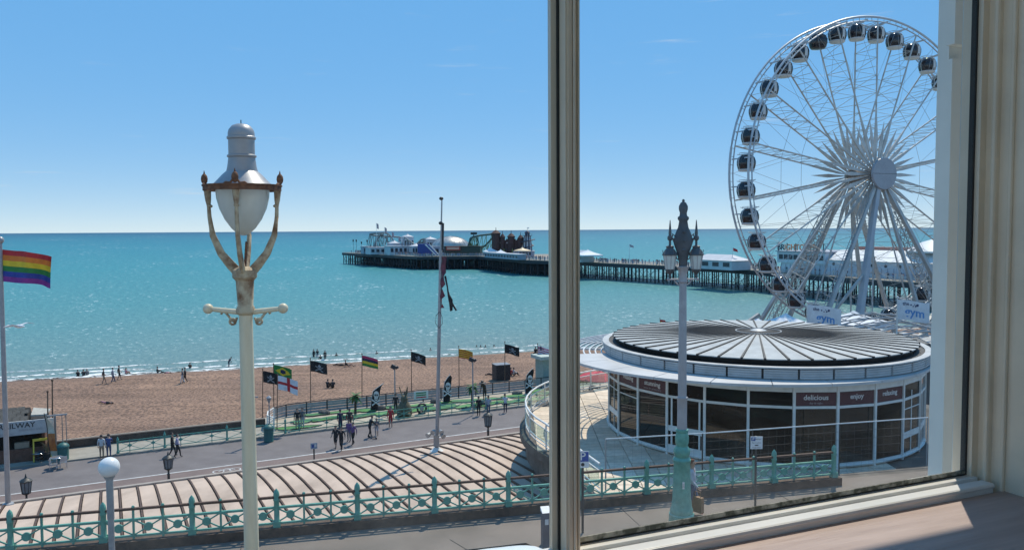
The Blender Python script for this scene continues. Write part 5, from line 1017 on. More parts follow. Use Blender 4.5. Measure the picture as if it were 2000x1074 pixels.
mb = MB(); P_ = [d*.70+V((.25, -.1, 0)), d*.655+V((.38, -.1, 0)), d*.625+V((.45, -.1, 0)), d*.605+V((.55, -.1, 0)), d*.565+V((.62, -.1, 0))]; mb.path(P_, [.06, .04, .06, .12, .05], 6); mb.path([P_[2], P_[2]+V((.06, 0, -.35)), P_[2]+V((.1, 0, -.8))], .05, 5); mb.path([P_[3], P_[3]+V((.14, .05, -.3)), P_[3]+V((.28, 0, -.52))], .05, 5); mb.build('flag_tatter', BLACK, None, 60, loc=base, label='black tattered strip of flag dangling from the tall grey pole', cat='flag strip')
# gym flags by the pavilion
GB = M('gym_blue', (.10, .30, .62), .6); GD_ = M('gym_navy', (.05, .06, .14), .6)
for i, (px, y0, y1, Y, lb) in enumerate(((1577, 592, 662, 47, 'white gym flag behind the pavilion roof, nearer the big wheel hub'), (1753, 582, 655, 46, 'white gym flag farther right behind the pavilion roof'))):
    top = gd(px, y0, Y); pole('thin white pole of the '+lb.split(',')[0], V((top.x, top.y, ZT)), top, .05, WHITE, group='gym flagpoles')
    o, fp = flag(lb, gd(px, y0+3, Y), 1.95 if i == 0 else 1.75, 1.25 if i == 0 else 1.15, [WCL], lambda u, v: 0, 30, 16, -.30, .035, .10, 1.5+i, group='gym flags')
    w, h = (1.95, 1.25) if i == 0 else (1.75, 1.15)
    for tx, sz, u0, v0, mt, bd in (('gym', .68, .53, .58, GB, .014), ('the', .27, .24, .18, GD_, .004)):
        me = text_mesh(tx, sz, mt, .001, bd)
        bmx = __import__('bmesh').new(); bmx.from_mesh(me); __import__('bmesh').ops.triangulate(bmx, faces=bmx.faces); __import__('bmesh').ops.subdivide_edges(bmx, edges=[e for e in bmx.edges if e.calc_length() > .12], cuts=2, use_grid_fill=False); bmx.to_mesh(me); bmx.free()
        nrm = V((sin(-.30), -cos(-.30), 0))
        for v in me.vertices:
            u, vv = u0+v.co.x/w, v0-v.co.y/h; v.co = fp(max(0, u), vv)+nrm*(.012 if v.co.z >= 0 else .008)
        put('lettering', me, o)
    for k, (u, v, r) in enumerate(((.40, .22, .045), (.47, .27, .035), (.55, .25, .05), (.52, .17, .03), (.61, .18, .075))):
        nrm = V((sin(-.30), -cos(-.30), 0)); c = fp(u, v); MB().tube(c+nrm*.004, c+nrm*.012, r, n=10).build('dot', GD_, o)
# beach lifeguard flag
base = on_beach(1291, 676); top = gd(1289, 622, base.y); pole('thin pole with red over yellow flag on the beach behind the pavilion', base, top, .05); flag('small red over yellow lifeguard flag beyond the pavilion roof', gd(1289, 624, base.y), .85, .6, [RED, YEL], stripes(2), 10, 6, .0, .08, .15)
# skull feather banners
SKW = M('skull_white', (.70, .70, .70), .7, var=.05)
for i, ((bx_, by_), (tx_, ty_), lb) in enumerate((((724, 803), (757, 748), 'black curved feather banner with skull, left one by the palm'), ((866, 787), (884, 730), 'black curved feather banner with skull beside the tall grey pole'), ((1026, 769), (1046, 718), 'black curved feather banner with skull near the terrace'))):
    base = onpav(bx_, by_); t = thing('feather_banner', lb, 'banner', base, 0, 'skull banners'); t.scale = (.8, 1, 1); Hh = (gd(tx_, ty_, base.y)-base).z; L = (gd(tx_, ty_, base.y)-base).x
    ed = [V((L*.35*(f**1.6)+(L*.62*max(0, f-.72)/.28 if f > .72 else 0), 0, Hh*(f if f < .9 else .9+(f-.9)*.9))) for f in [k/14 for k in range(15)]]
    ri = [V((.78+L*.30*(f**1.5), 0, Hh*(.02+f*.86))) for f in [k/14 for k in range(15)]]
    vs = [p+V((0, .04*sin(k*.8), 0)) for k, p in enumerate(ed)]+[p+V((0, .09*sin(k*.8+.6), 0)) for k, p in enumerate(ri)]
    vs[14] = ri[14]*.35+ed[14]*.65
    MB().add(vs, [(k, k+1, 16+k, 15+k) for k in range(14)]).build('cloth', BLACK, t, 70)
    MB().path([p-V((.03, 0, 0)) for p in ed], .03, 6).build('rod', WMETAL, t, 60)
    def sk(mb, u, z, pts, dy): mb.slab([V((u+x, dy, z+y)) for x, y in pts], (0, -.012, 0))
    cx_, cz = L*.35*.45+.44, Hh*.60; tl_ = -.16
    ell = lambda rx, rz, n_=16, ox=0, oz=0: [(ox+rx*cos(2*pi*k/n_), oz+rz*sin(2*pi*k/n_)) for k in range(n_)]
    s_ = MB(); sk(s_, cx_, cz, ell(.30, .34), -.10); sk(s_, cx_-.03, cz-.36, ell(.19, .20), -.104); s_.build('skull', SKW, t)
    s_ = MB(); sk(s_, cx_, cz, ell(.085, .10, 12, -.12, -.03), -.125); s_.build('eye_socket', BLACK, t); s_ = MB(); sk(s_, cx_, cz, ell(.085, .10, 12, .10, -.03), -.125); s_.build('eye_socket', BLACK, t)
    s_ = MB(); sk(s_, cx_, cz, [(-.04, -.22), (.03, -.22), (-.01, -.12)], -.125); s_.build('nose_hole', BLACK, t)
    s_ = MB(); sk(s_, cx_, cz, [(-.14, -.40), (.10, -.40), (.10, -.36), (-.14, -.36)], -.125); s_.build('mouth_line', BLACK, t)
    for sg in (-1, 1):
        s_ = MB(); a_ = V((cx_-.40-.04, -.09, cz-.72-.22*sg)); b_ = V((cx_+.32, -.09-.01*sg, cz-.72+.22*sg)); s_.bar(a_, b_, .02, .11, up=(0, 0, 1)); 
        for q in (a_, b_): s_.ball(q, .085, (1, .2, 1), 8, 6)
        s_.build('crossbone', SKW, t)
# ------------------------------------------------------------------ minigolf
GC = en(25, 68.5, ZD+.12); golf = thing('minigolf_course', 'minigolf course of green felt lanes with dark kerbs beside the drive', 'minigolf', GC)
def g_(a, n, z=0): q = en(a, n, ZD+.12+z); return q-GC
mb = MB(); mb.slab([g_(a, n, .004) for a, n in ((13.2, 65.6), (60, 65.6), (60, 71.1), (13.2, 71.1), (12.0, 69.8), (11.7, 68), (12.0, 66.5))], (0, 0, .03)); mb.build('base', M('golf_sand', (.46, .40, .31), .85, c2=(.36, .31, .24), vs=.7), golf)
FELT = [M('felt_%d' % i, c, .85, var=.12, vs=3) for i, c in enumerate(((.07, .22, .06), (.10, .27, .10), (.06, .19, .08)))]; KERB = M('golf_kerb', (.04, .045, .04), .8)
random.seed(11)
for i in range(24):
    a = 13.6+i*1.22+random.uniform(-.3, .3); n_ = 66.5+(i*1.9 % 4.0)+random.uniform(-.2, .2); la, ln = random.uniform(1.7, 3.3), random.uniform(.45, .75)
    pts_ = []
    for k in range(18): th = 2*pi*k/18; rr = 1+.18*sin(3*th+i)+.1*sin(5*th+2*i); x_ = la*cos(th)*rr*.6; y_ = ln*sin(th)*rr; pts_.append((a+x_, min(70.7, max(66.0, n_+y_+.18*x_*(1 if i % 2 else -1)))))
    zz = .045+.012*(i % 3); MB().slab([g_(x, y, zz) for x, y in pts_], (0, 0, .05+.02*(i % 4))).build('felt_lane', FELT[i % 3], golf)
    MB().path([g_(x, y, zz+.03) for x, y in pts_], .055, 5, True).build('lane_kerb', KERB, golf, 60)
for i, (a, n) in enumerate(((22, 69.7), (27.5, 70), (31, 66.8), (36, 69.5), (40, 70.2), (17, 70.3), (44, 68))):
    mb = MB(); mb.ball(g_(a, n, .2), .42, (1.3, .8, .7), 9, 6); mb.v = [(x+.08*noise.noise(V((x*3, y*3, z*3))), y, z+.1*noise.noise(V((x*2, y*4, z)))) for x, y, z in mb.v]; mb.build('rock', M('golf_rock', (.14, .13, .12), .9, var=.4), golf)
# statues in the course
p = onpav(947, 790); t = thing('pirate_statue', 'dark pirate statue with one leg up on the minigolf', 'statue', p, R(150))
me = body('stoop').copy(); me.materials.clear(); [me.materials.append(M('pirate_bronze', (.05, .035, .028), .7, var=.4)) for _ in range(7)]; o = put('figure', me, t, (0, 0, .45), (0, 0, 0)); o.scale = (1.1, 1.1, 1.1)
MB().lathe([(.34, 2.12), (.30, 2.16), (.14, 2.2), (.13, 2.34), (.04, 2.38)], 10, (0, .42, 0)).build('hat', DARK, t); MB().box((0, .1, .22), (.8, .8, .46)).build('plinth', M('golf_rock', (.14, .13, .12), .9), t)
p = onpav(790, 812); t = thing('hare_statue', 'squat olive hare statue with tall ears on the minigolf', 'statue', p); OL = M('olive_stone', (.13, .115, .07), .85, var=.3)
mb = MB(); mb.lathe([(.62, 0), (.7, .3), (.62, .8), (.42, 1.15), (.28, 1.3), (.34, 1.5), (.26, 1.75), (.08, 1.85)], 14); mb.build('body', OL, t, 60)
for s, dx in ((-1, -.28), (1, .16)): MB().path([(s*.12, 0, 1.7), (s*.14+dx*.5, 0, 2.1), (s*.14+dx, 0, 2.6)], [.08, .11, .03], 6, h=.05).build('ear', OL, t, 60)
for s in (-1, 1): MB().ball((s*.42, -.45, .25), .25, (.8, 1.3, .8), 10, 6).build('foot', OL, t, 60)
p = onpav(824, 808); t = thing('round_hazard', 'round dark hoop obstacle with pale centre on the minigolf', 'obstacle', p, .5); mb = MB(); mb.path([(.42*cos(k*pi/9), 0, .5+.42*sin(k*pi/9)) for k in range(18)], .10, 6, True); mb.build('hoop', DARK, t, 60); MB().tube((0, -.04, .5), (0, .04, .5), .2, n=12).build('centre', GREYM, t, 40); MB().bx((-.3, -.15, 0), (.3, .15, .1)).build('foot', DARK, t)
p = gz(866, 783, ZD+.7); t = thing('rules_sign', 'small white notice with red and green lines on the minigolf fence', 'sign', p+V((-2.1, .3, .5)), .45); MB().bx((-.7, -.02, -.35), (.7, .02, .4)).build('board', WHITE, t)
for z, m_ in ((.22, GRN), (.02, GRN), (-.18, RED)): MB().bx((-.5, -.03, z-.05), (.5, -.021, z+.05)).build('text_line', m_, t)
# palms
for i, ((bx_, by_), (tx_, ty_), lb) in enumerate((((694, 812), (695, 772), 'small palm on the minigolf left of the skull banner'), ((922, 795), (925, 755), 'small palm on the minigolf right of the tall grey pole'))):
    base = onpav(bx_, by_); h_ = (gd(tx_, ty_, base.y)-base).z; t = thing('palm_tree', lb, 'palm tree', base, i*.7, 'minigolf palms')
    MB().tube((0, 0, 0), (.05, 0, h_), .12, .09, n=8).build('trunk', M('palm_trunk', (.06, .045, .035), .9, var=.4, vs=12), t)
    LF = M('palm_leaf', (.055, .14, .03), .7, c2=(.03, .085, .02), vs=5)
    for k in range(15):
        a = k*2.4; el = .9-1.9*(k/15); r_ = .75; mb = MB(); vs = []
        for j in range(6):
            f = j/5; c = V((cos(a)*r_*f*cos(el*.6), sin(a)*r_*f*cos(el*.6), h_+r_*f*sin(el)-.35*f*f)); s = V((-sin(a), cos(a), 0))*.16*sin(pi*(.12+.88*f)); vs += [c-s, c+s+V((0, 0, .02))]
        mb.add(vs, [(2*j, 2*j+1, 2*j+3, 2*j+2) for j in range(5)]); mb.build('frond', LF, t)
# floodlight masts
for (bx_, by_), (tx_, ty_), lb in (((772, 806), (772, 720), 'grey floodlight mast behind the skull banner at the left'), ((924, 808), (928, 706), 'grey floodlight mast between the palm and the striped flag')):
    base = onpav(bx_, by_); h_ = (gd(tx_, ty_, base.y)-base).z; t = thing('floodlight_mast', lb, 'floodlight', base, 0, 'floodlight masts')
    MB().tube((0, 0, 0), (0, 0, h_), .07, .05, n=8).build('mast', GREYM, t); MB().box((-.12, 0, h_+.18), (.42, .25, .34), rot=Matrix.Rotation(.5, 3, 'Y')).build('lamp_head', DARK, t); MB().box((.2, 0, h_+.1), (.3, .2, .2), rot=Matrix.Rotation(-.5, 3, 'Y')).build('lamp_head', DARK, t)
# fences: dark posts with pale boards (golf, seaward side)
cp = [(11.9, 66.4), (11.6, 67.6), (11.9, 69.0), (12.6, 70.2), (13.8, 71.0)]+[(13.8+1.85*k, 71.25) for k in range(1, 24)]
gf = thing('golf_fence', 'pale boarded fence with dark posts between minigolf and beach', 'fence', GC); BRD = M('fence_board', (.36, .36, .36), .8, var=.2)
for k, (a, n) in enumerate(cp):
    MB().box(g_(a, n, .55), (.10, .10, 1.1)).build('post', WHITE if k < 4 else DARK, gf)
    if k:
        A, B = g_(*cp[k-1]), g_(a, n)
        for z in (.2, .45, .70, .92): MB().bar(A+up(z), B+up(z), .03, .20 if k > 3 else .05).build('board', BRD if k > 3 else WHITE, gf)
        MB().bar(A+up(1.12), B+up(1.12), .09, .07).build('handrail', WHITE if k < 4 else DARK, gf)
# drive railing: sea green posts, two rails, crossing rods with diamonds
dr = thing('drive_railing', 'sea green iron railing with crossing rods along the seafront drive', 'railing', en(0, 65.3, ZD+.12), atan2(.455, .8905))
ps_ = MB().lathe([(.11, 0), (.11, .15), (.07, .2), (.07, .95), (.10, 1.0), (.08, 1.08), (.03, 1.2), (.01, 1.28)], 8).mesh('post', GREEN, 35); S4 = 4.5
rod = [MB().bar((0, 0, .16 if s else .86), (S4/2, 0, .86 if s else .16), .035).mesh('rod', GREEN) for s in (0, 1)]
dia = MB().box((0, 0, 0), (.22, .06, .22), rot=Matrix.Rotation(pi/4, 3, 'Y')).mesh('diamond', GREEN); sp_ = MB().bar((0, 0, 0), (0, 0, .95), .05).mesh('stanchion', GREEN)
x0 = -1.55-.0
for k in range(0, 11):
    x = 3.6-S4+k*S4
    if k == 0: x = .4
    put('post', ps_, dr, (x, 0, 0))
    if k < 10:
        L = (3.6 if k == 0 else S4) if True else 0
        xe = 3.6+k*S4 if k else 3.6
        for z in (.88, .14): MB().bar((x, 0, z), (xe, 0, z), .05).build('rail', GREEN, dr)
        for h_ in (0, 1):
            for r_ in rod: o = put('rod', r_, dr, (x+h_*(xe-x)/2, 0, 0)); o.scale.x = (xe-x)/S4
            put('diamond', dia, dr, (x+(h_+.5)*(xe-x)/2, 0, .51)); put('stanchion', sp_, dr, (x+(h_+.5)*(xe-x)/2, 0, 0))
# low beach wall
mb = MB(); mb.slab([en(-5.6, 68.6, ZD), en(11.6, 68.6, ZD), en(11.6, 69.0, ZD), en(-5.6, 69.0, ZD)], (0, 0, .72)); mb.build('beach_wall', M('stained_wall', (.10, .075, .062), .9, c2=(.05, .042, .036), vs=1.5), None, None, label='low dark stained wall between shingle and railing, left of the minigolf', cat='wall')
# ------------------------------------------------------------------ drive furniture
LI = M('lantern_iron', (.03, .036, .038), .5, var=.3)
def short_lamp(px, ytop, ybot, Y, lb):
    top = gd(px, ytop, Y); t = thing('drive_lamp', lb, 'street lamp', (top.x, top.y, ZD), .3, 'short lanterns on the drive'); z1 = top.z-ZD; h_ = (gd(px, ytop, Y)-gd(px, ybot, Y)).z; zb = z1-h_
    MB().lathe([(.16, 0), (.16, .3), (.09, .45), (.07, zb-.35), (.10, zb-.3), (.05, zb-.25), (.06, zb)], 10).build('post', LI, t, 40)
    MB().lathe([(.04, zb-.1), (.22, zb), (.24, zb+.05), (.2, zb+.06)], 8).build('lantern_base', LI, t, 30); MB().lathe([(.20, zb+.06), (.27, zb+h_*.66), (.2, zb+h_*.665)], 8).build('lantern_glass', M('old_glass', (.22, .24, .25), .2), t)
    for k in range(8): a = 2*pi*k/8; MB().bar((.205*cos(a), .205*sin(a), zb+.05), (.28*cos(a), .28*sin(a), zb+h_*.67), .03).build('glazing_bar', LI, t)
    MB().lathe([(.31, zb+h_*.66), (.33, zb+h_*.70), (.22, zb+h_*.8), (.08, zb+h_*.86), (.05, z1-.08), (.01, z1+.1)], 8).build('cap', LI, t, 30)
short_lamp(953, 801, 832, 51, 'short black lantern lamp on the drive near the terrace'); short_lamp(328, 884, 915, 45.5, 'short black lantern lamp on the drive left of the cream post'); short_lamp(50, 928, 963, 42, 'short black lantern lamp near the rainbow flagpole foot')
# sign on the drive
q = gd(613, 870, 48); t = thing('drive_sign', 'small blue white sign plate on a dark post by the vault edge', 'sign', (q.x, q.y, ZD), .3)
MB().tube((0, 0, 0), (0, 0, q.z-ZD+.15), .045, n=8).build('post', DARK, t); MB().bx((-.2, -.06, q.z-ZD-.18), (.2, -.045, q.z-ZD+.18)).build('plate', M('sign_grey_blue', (.35, .42, .50), .5), t); MB().bx((-.13, -.066, q.z-ZD-.10), (.0, -.0605, q.z-ZD+.08)).build('symbol', M('sign_blue', (.03, .08, .32), .5), t); MB().bx((.03, -.066, q.z-ZD-.05), (.15, -.0605, q.z-ZD+.12)).build('symbol', WHITE, t)
# litter bins
for (px, py), lb in (((525, 862), 'dark green bin at the left end of the minigolf'), ((124, 900), 'dark green lidded bin beside the hut')):
    p = ondrive(px, py); t = thing('litter_bin', lb, 'bin', p, .4); BGN = M('bin_green', (.03, .13, .12), .5, var=.2)
    MB().lathe([(.36, 0), (.38, .06), (.36, .1), (.38, 1.0), (.42, 1.03), (.42, 1.1)], 14).build('body', BGN, t, 40); MB().lathe([(.42, 1.1), (.38, 1.2), (.2, 1.32), (.06, 1.36), (.05, 1.42), (.01, 1.46)], 14).build('lid', BGN, t, 40)
# posts between cream lamp and golf
p = onpav(495, 865); t = thing('grey_post', 'plain grey post with a crossbar right of the cream lamp post', 'post', p); h_ = (gd(495, 776, p.y)-p).z; MB().tube((0, 0, 0), (0, 0, h_), .12, .10, n=8).build('shaft', M('grey_wood', (.22, .20, .18), .85), t); MB().bx((-.45, -.04, h_), (.45, .04, h_+.08)).build('crossbar', GREYM, t)
p = onpav(527, 856); t = thing('small_lamp', 'thin lamp post with small lantern above the green bin', 'street lamp', p); h_ = (gd(527, 775, p.y)-p).z; MB().tube((0, 0, 0), (0, 0, h_-.5), .06, .04, n=8).build('post', GREYM, t); MB().lathe([(.05, h_-.5), (.2, h_-.1), (.22, h_-.05), (.05, h_+.1)], 8).build('lantern', SILVER, t, 30)
for px, yb, yt, lb in ((94, 890, 766, 'thin rusty pole beside the hut, left of the pair'), (103, 884, 744, 'thin rusty pole beside the hut, taller right one')):
    p = onpav(px, yb); pole(lb, p, gd(px-1, yt, p.y), .06, WOOD)
# the black cabin on the beach and the red parasol cluster by the terrace
p = on_beach(979, 741); t = thing('black_cabin', 'black tarpaulin covered cabin box standing on the shingle', 'cabin', p, .38); MB().bx((-.85, -.7, 0), (.85, .7, 1.75)).build('cover', M('tarpaulin', (.022, .022, .025), .6, var=.3, bump=.4, bs=3), t); MB().bx((-.89, -.74, 1.75), (.89, .74, 1.82)).build('top', M('tarp_top', (.25, .25, .26), .4, bump=.3, bs=3), t)
for i, (px, py, Y, r_, m_, lb) in enumerate(((1157, 722, 78, 1.7, M('parasol_red', (.60, .05, .08), .7), 'red parasol behind the terrace rail at the left'), (1172, 724, 76, 1.5, M('parasol_red', (.6, .05, .08), .7), 'red parasol nearest the pavilion glass'), (1139, 727, 79, .9, GRN, 'small green stall top beside the red parasols'))):
    q = gd(px, py, Y); t = thing('parasol', lb, 'parasol', (q.x, q.y, ZD)); z1 = q.z-ZD; MB().lathe([(r_, z1-.9), (r_*.98, z1-.8), (r_*.5, z1-.35), (.06, z1), (.03, z1+.15)], 10).build('canopy', m_, t); MB().tube((0, 0, 0), (0, 0, z1-.2), .04, n=6).build('pole', GREYM, t); MB().lathe([(.3, 0), (.3, .1), (.05, .14)], 10).build('foot', GREYM, t)
# kiosk edge behind the window bar
q = gd(1068, 728, 84); t = thing('green_kiosk', 'pale green roofed kiosk just left of the window bar', 'kiosk', (q.x, q.y, ZD), .45); MB().bx((-.9, -.9, 0), (1.2, .9, 2.9)).build('wall', M('kiosk_green', (.30, .40, .34), .7), t); MB().bx((-1.3, -1.2, 2.9), (1.5, 1.2, 3.25)).build('roof', M('kiosk_roof', (.45, .52, .47), .7), t)
# ------------------------------------------------------------------ station hut at the left
hp = en(-6.6, 68.3, ZD+.12); hut = thing('station_hut', 'brown tile roofed station hut with a white name board at the left edge', 'hut', hp, atan2(.455, .8905))
HB = M('hut_dark', (.018, .016, .015), .8); BRK = M('hut_brick', (.16, .075, .05), .85, var=.3)
MB().bx((-6, -2.2, 0), (2.3, -2.0, .95)).build('counter_front', BRK, hut); MB().bx((-6, 1.4, 0), (2.3, 1.6, 2.5)).build('back_wall', HB, hut); MB().bx((2.1, -1.99, 0), (2.3, 1.39, 2.5)).build('end_wall', BRK, hut)
MB().bx((-6, -2.0, 2.52), (2.4, 1.6, 2.60)).build('ceiling', HB, hut)
fas = MB().bx((-6, -2.34, 1.98), (2.9, -2.22, 2.98)).build('name_board', M('name_board', (.52, .51, .49), .6, var=.1), hut)
put('lettering', text_mesh('RAILWAY', .52, DARK, .006, .006, 'RIGHT'), fas, (1.75, -2.35, 2.66), (pi/2, 0, 0)); put('lettering', text_mesh('THROUGH AND', .2, GREYM, .004, 0, 'RIGHT'), fas, (2.2, -2.35, 2.32), (pi/2, 0, 0)); put('lettering', text_mesh('STATION', .2, GREYM, .004, 0, 'RIGHT'), fas, (.4, -2.35, 2.10), (pi/2, 0, 0))
TL = M('hut_tile', (.085, .082, .075), .85, var=.35, vs=3)
for r_ in range(5):
    for c in range(16):
        x = -6+c*.5+(.25 if r_ % 2 else 0); y = -1.7+r_*.34; z = 2.62+r_*.17
        if x < 1.0: MB().box((x+.24, y+.17, z+.15), (.48, .44, .05), rot=Matrix.Rotation(.46, 3, 'X')).build('roof_tile', TL, hut)
MB().slab([(-6, -1.8, 2.6), (-6, .2, 3.45), (-6, 1.6, 2.6)], (7.3, 0, 0)).build('roof_core', HB, hut)
MB().slab([(1.4, -1.0, 3.0), (2.4, -1.0, 2.95), (2.6, .2, 3.1), (1.5, .2, 3.3)], (0, 0, .1)).build('porch_sheet', M('porch_pale', (.45, .43, .38), .8), hut)
for x in (-1.2, .8): MB().bx((x-.4, -2.0, .95), (x+.5, -1.6, 1.35)).build('display_case', M('case', (.32, .27, .2), .6), hut)
# feather banner, yellow chair, tables and chairs beside the hut
p = onpav(99, 898); t = thing('feather_banner', 'tall orange and cream feather banner beside the station hut', 'banner', p); h_ = (gd(92, 806, p.y)-p).z
OB = [M('banner_cream', (.6, .55, .42), .8), M('banner_orange', (.62, .22, .05), .8, c2=(.35, .10, .03), vs=3)]
vs = []; K = 16; mb = MB()
for k in range(K+1): f = k/K; vs += [V((-.28*f**1.5, .05*sin(k*.7), h_*f)), V((.55*(1-f**3)-.28*f**1.5, .12*sin(k*.7+.5), h_*f))]
for k in range(K): mb.add([vs[2*k], vs[2*k+1], vs[2*k+3], vs[2*k+2]], [(0, 1, 2, 3)], 1 if 2 < k < 9 else 0)
mb.build('cloth', OB, t, 60); MB().path([v-V((.03, 0, 0)) for v in vs[::2]], .03, 6).build('rod', DARK, t)
p = onpav(110, 892); t = thing('gate_frame', 'tall grey gate frame of posts behind the hut tables', 'gate', p, .45); h_ = (gd(110, 812, p.y)-p).z
for x in (-.35, 0, .5, .75): MB().bx((x-.07, -.05, 0), (x+.07 if x < .3 else x-.02, .05, h_)).build('post', M('gate_grey', (.26, .25, .24), .8), t)
MB().bx((-.5, -.06, h_), (.8, .06, h_+.1)).build('crossbar', GREYM, t)
for i, (px, py, lb) in enumerate(((77, 905, 'dark slatted bistro chair nearest the hut counter'), (105, 918, 'bare metal chair in front of the table on the drive'), (124, 914, 'bare metal chair right of the table near the green bin'))):
    p = ondrive(px, py); t = thing('metal_chair', lb, 'chair', p, i*1.9, 'bistro chairs'); cm_ = M('bright_metal', (.62, .64, .68), .25, .8) if i else DARK
    MB().bx((-.22, -.22, .43), (.22, .22, .46)).build('seat', cm_, t); MB().bx((-.22, .2, .55), (.22, .23, .9)).build('backrest', cm_, t)
    for sx in (-1, 1):
        for sy in (-1, 1): MB().tube((sx*.2, sy*.2, 0), (sx*.2, sy*.2, .43 if sy < 0 else .9), .018, n=6).build('leg', cm_, t)
for i, (px, py, lb) in enumerate(((111, 912, 'round shiny metal bistro table on the drive by the hut'), (75, 903, 'small dark bistro table right by the hut counter'))):
    p = ondrive(px, py); t = thing('bistro_table', lb, 'table', p, 0, 'bistro tables'); cm_ = M('bright_metal', (.62, .64, .68), .25, .8)
    MB().lathe([(.42, .70), (.43, .72), (.4, .74)], 18).build('top', cm_, t, 30); MB().tube((0, 0, 0), (0, 0, .7), .03, n=8).build('column', cm_, t); MB().lathe([(.25, 0), (.25, .03), (.04, .06)], 12).build('foot', cm_, t)
p = onpav(84, 898); t = thing('folding_frame', 'bright yellow folding frame beside the hut corner', 'frame', p, .5)
YM = M('yellow_paint', (.72, .55, .06), .5)
for x in (-.55, .55): MB().bar((x, -.3, 0), (x, .1, 1.5), .09).build('leg', YM, t); MB().bar((x, .4, 0), (x, .1, 1.5), .09).build('leg', YM, t)
MB().bar((-.6, .1, 1.5), (.6, .1, 1.5), .16).build('top_bar', YM, t)
p = onpav(93, 896); t = thing('grass_planter', 'spiky dried grass plant in a tub beside the hut', 'plant', p); MB().lathe([(.3, 0), (.36, .45), (.3, .46)], 12).build('tub', DARK, t)
for k in range(40):
    a = random.uniform(0, 2*pi); l_ = random.uniform(.5, .95); MB().path([(0, 0, .42), (.18*cos(a), .18*sin(a), .42+l_*.7), (.5*cos(a)*l_, .5*sin(a)*l_, .42+l_)], [.02, .016, .004], 4).build('blade', M('dry_grass', (.27, .22, .12), .8), t)
# ------------------------------------------------------------------ upper street signs, fence, meter, car
def sign_post(px, yb, yt, w, h, lb, park):
    p = gz(px, yb, 0); t = thing('parking_sign', lb, 'sign', p, .0); z1 = (gd(px, yt, p.y)-p).z; MB().tube((0, 0, 0), (0, 0, z1), .035, n=8).build('post', DARK, t)
    pl = MB().bx((-w/2, -.06, z1-h), (w/2, -.045, z1)).build('plate', M('sign_plate_white', (.70, .71, .72), .4, var=.05), t)
    bl = MB().bx(*(((-w/2+.02, -.066, z1-.13), (-w/2+.14, -.0605, z1-.02)) if not park else ((-w/2+.01, -.066, z1-h*.62), (w/2-.01, -.0605, z1-.01)))).build('blue_panel', M('sign_blue', (.025, .07, .30), .5), t)
    sz = .12 if not park else .32
    put('lettering', text_mesh('P', sz, WHITE, .002, .004), bl, ((-w/2+.08) if not park else 0, -.07, z1-.075 if not park else z1-h*.31), (pi/2, 0, 0))
    if not park:
        for i, (tx, zz) in enumerate((('8am-8pm', .08), ('Pay at machine', .19), ('Display ticket', .335))): put('lettering', text_mesh(tx, .045, DARK, .001), pl, (.05 if i == 0 else 0, -.0615, z1-zz), (pi/2, 0, 0))
        MB().bar((-.05, -.062, z1-.265), (.05, -.062, z1-.265), .003, .03).build('arrow', DARK, pl)
    else: MB().lathe([(.05, 0), (.05, .004)], 10).build('symbol', DARK, pl, loc=(0, -.0615, z1-h*.8), rot=(pi/2, 0, 0))
sign_post(1475, 995, 851, .36, .38, 'white parking notice on a slim black post in front of the pavilion', False)
sign_post(1138, 1040, 880, .34, .46, 'blue parking sign peeking out right of the window bar', True)
p = gz(1066, 1064, 0); t = thing('ticket_post', 'grey metal ticket post with sloping top left of the window bar', 'ticket machine', p, .24); MB().bx((-.11, -.10, 0), (.11, .10, .92)).build('case', M('post_grey', (.13, .13, .15), .5, var=.2), t); MB().slab([(-.12, -.11, .92), (-.12, .11, .92), (-.12, .11, 1.04)], (.24, 0, 0)).build('top', WMETAL, t); MB().bx((-.05, -.112, .6), (.05, -.101, .75)).build('slot_panel', WMETAL, t)
# mesh fence panels inside the railing
FZ = ZT
def fpt(px, py): q = gz(px, py, 1.55); return V((q.x, q.y, FZ))
fc = [fpt(1183, 857), fpt(1372, 846), fpt(1470, 839), fpt(1640, 827), fpt(1812, 815)]
wf = thing('mesh_fence', 'temporary grey wire mesh fence panels in front of the pavilion', 'fence', fc[0])
for i, (a, b) in enumerate(zip(fc, fc[1:])):
    a, b = a-fc[0], b-fc[0]; hh = 1.55-FZ
    for q in (a, b): MB().tube(q+V((0, 0, 0)), q+up(hh), .025, n=6).build('post', GREYM, wf)
    MB().tube(a+up(hh), b+up(hh), .022, n=6).build('top_tube', WMETAL, wf); MB().tube(a+up(.12), b+up(.12), .022, n=6).build('bottom_tube', GREYM, wf)
    w_ = MB(); L = (b-a).length
    for k in range(1, 7): w_.bar(a+up(.12+(hh-.12)*k/7), b+up(.12+(hh-.12)*k/7), .005)
    for k in range(1, int(L/.3)): q = a.lerp(b, k/int(L/.3)); w_.bar(q+up(.12), q+up(hh), .003)
    w_.build('wire_mesh', M('dull_wire', (.16, .155, .15), .7), wf, kind='stuff')
    MB().box(b+up(.06), (.6, .22, .12)).build('foot_block', CONC, wf)
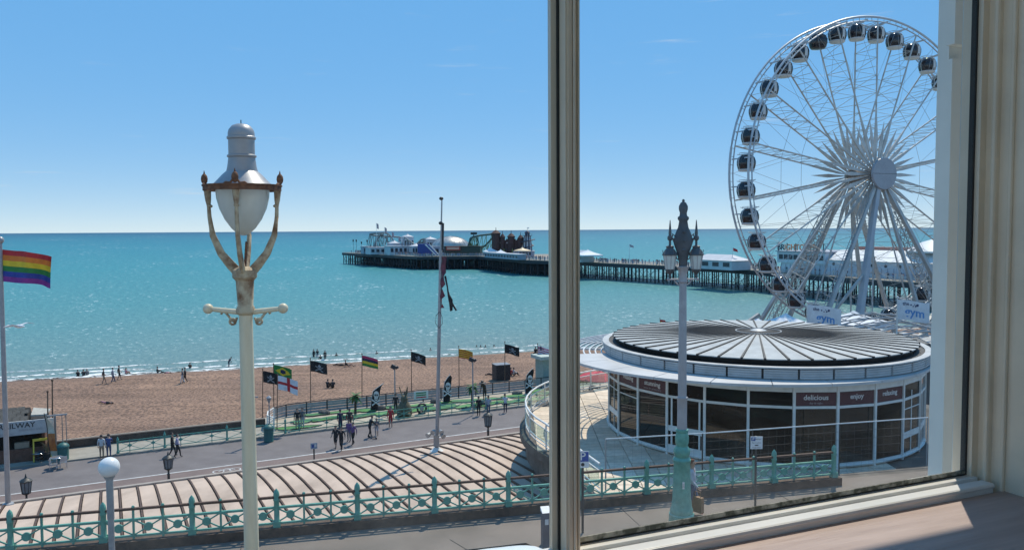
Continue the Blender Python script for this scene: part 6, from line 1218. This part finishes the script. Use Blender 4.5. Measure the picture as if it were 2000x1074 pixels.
# parked car below the window, only its roof in view
cp_ = gd(962, 1072, 17.5); car = thing('parked_car', 'white car parked at the far kerb, only its roof in view below the window', 'car', (cp_.x, cp_.y-.3, -.13), atan2(.24, 1)); CW = M('car_white', (.72, .74, .75), .25, var=.03, spec=.6)
pr_ = [(-2.05, .28), (-2.1, .75), (-1.95, .95), (-1.2, 1.02), (-.55, 1.45), (.3, 1.52), (1.1, 1.46), (1.75, 1.05), (2.05, .95), (2.1, .5), (2.0, .28)]
q_ = [V((x, z)) for x, z in pr_]; ns_ = []
for i in range(len(q_)):
    p0, p1, p2, p3 = q_[i-1], q_[i], q_[(i+1) % len(q_)], q_[(i+2) % len(q_)]
    for k in range(4): f = k/4; ns_.append(.5*((2*p1)+(p2-p0)*f+(2*p0-5*p1+4*p2-p3)*f*f+(3*p1-p0-3*p2+p3)*f**3))
pr_ = [(p.x, max(.26, p.y)) for p in ns_]
bd = MB(); nn = 21; vs = []
for j in range(nn):
    f = -1+2*j/(nn-1)
    for x, z in pr_: tuck = .82*(1-max(0, z-.9)*.38); zz = z-.16*abs(f)**2.5*sst(1.0, 1.3, z); vs.append((x*(1-.03*f*f), f*tuck, zz))
m_ = len(pr_); bd.add(vs, [(j*m_+i, j*m_+(i+1) % m_, (j+1)*m_+(i+1) % m_, (j+1)*m_+i) for j in range(nn-1) for i in range(m_)]+[tuple(range(m_)), tuple((nn-1)*m_+i for i in range(m_))]); bd.build('body', CW, car, 50)
for s in (-1, 1):
    MB().slab([(-1.05, s*.80, 1.0), (-.5, s*.70, 1.36), (.95, s*.70, 1.38), (1.5, s*.80, 1.05)], (0, s*.02, 0)).build('side_window', DGLASS, car)
    for x in (-1.3, 1.3): w_ = MB().tube((x, s*.70, .32), (x, s*.88, .32), .32, n=20).build('wheel', DARK, car, 40); MB().tube((x, s*.881, .32), (x, s*.89, .32), .2, n=14).build('rim', GREYM, w_, 40)
    MB().box((-2.08, s*.6, .72), (.08, .3, .14)).build('headlight', WMETAL, car); MB().box((2.07, s*.65, .75), (.08, .2, .2)).build('tail_light', RED, car)
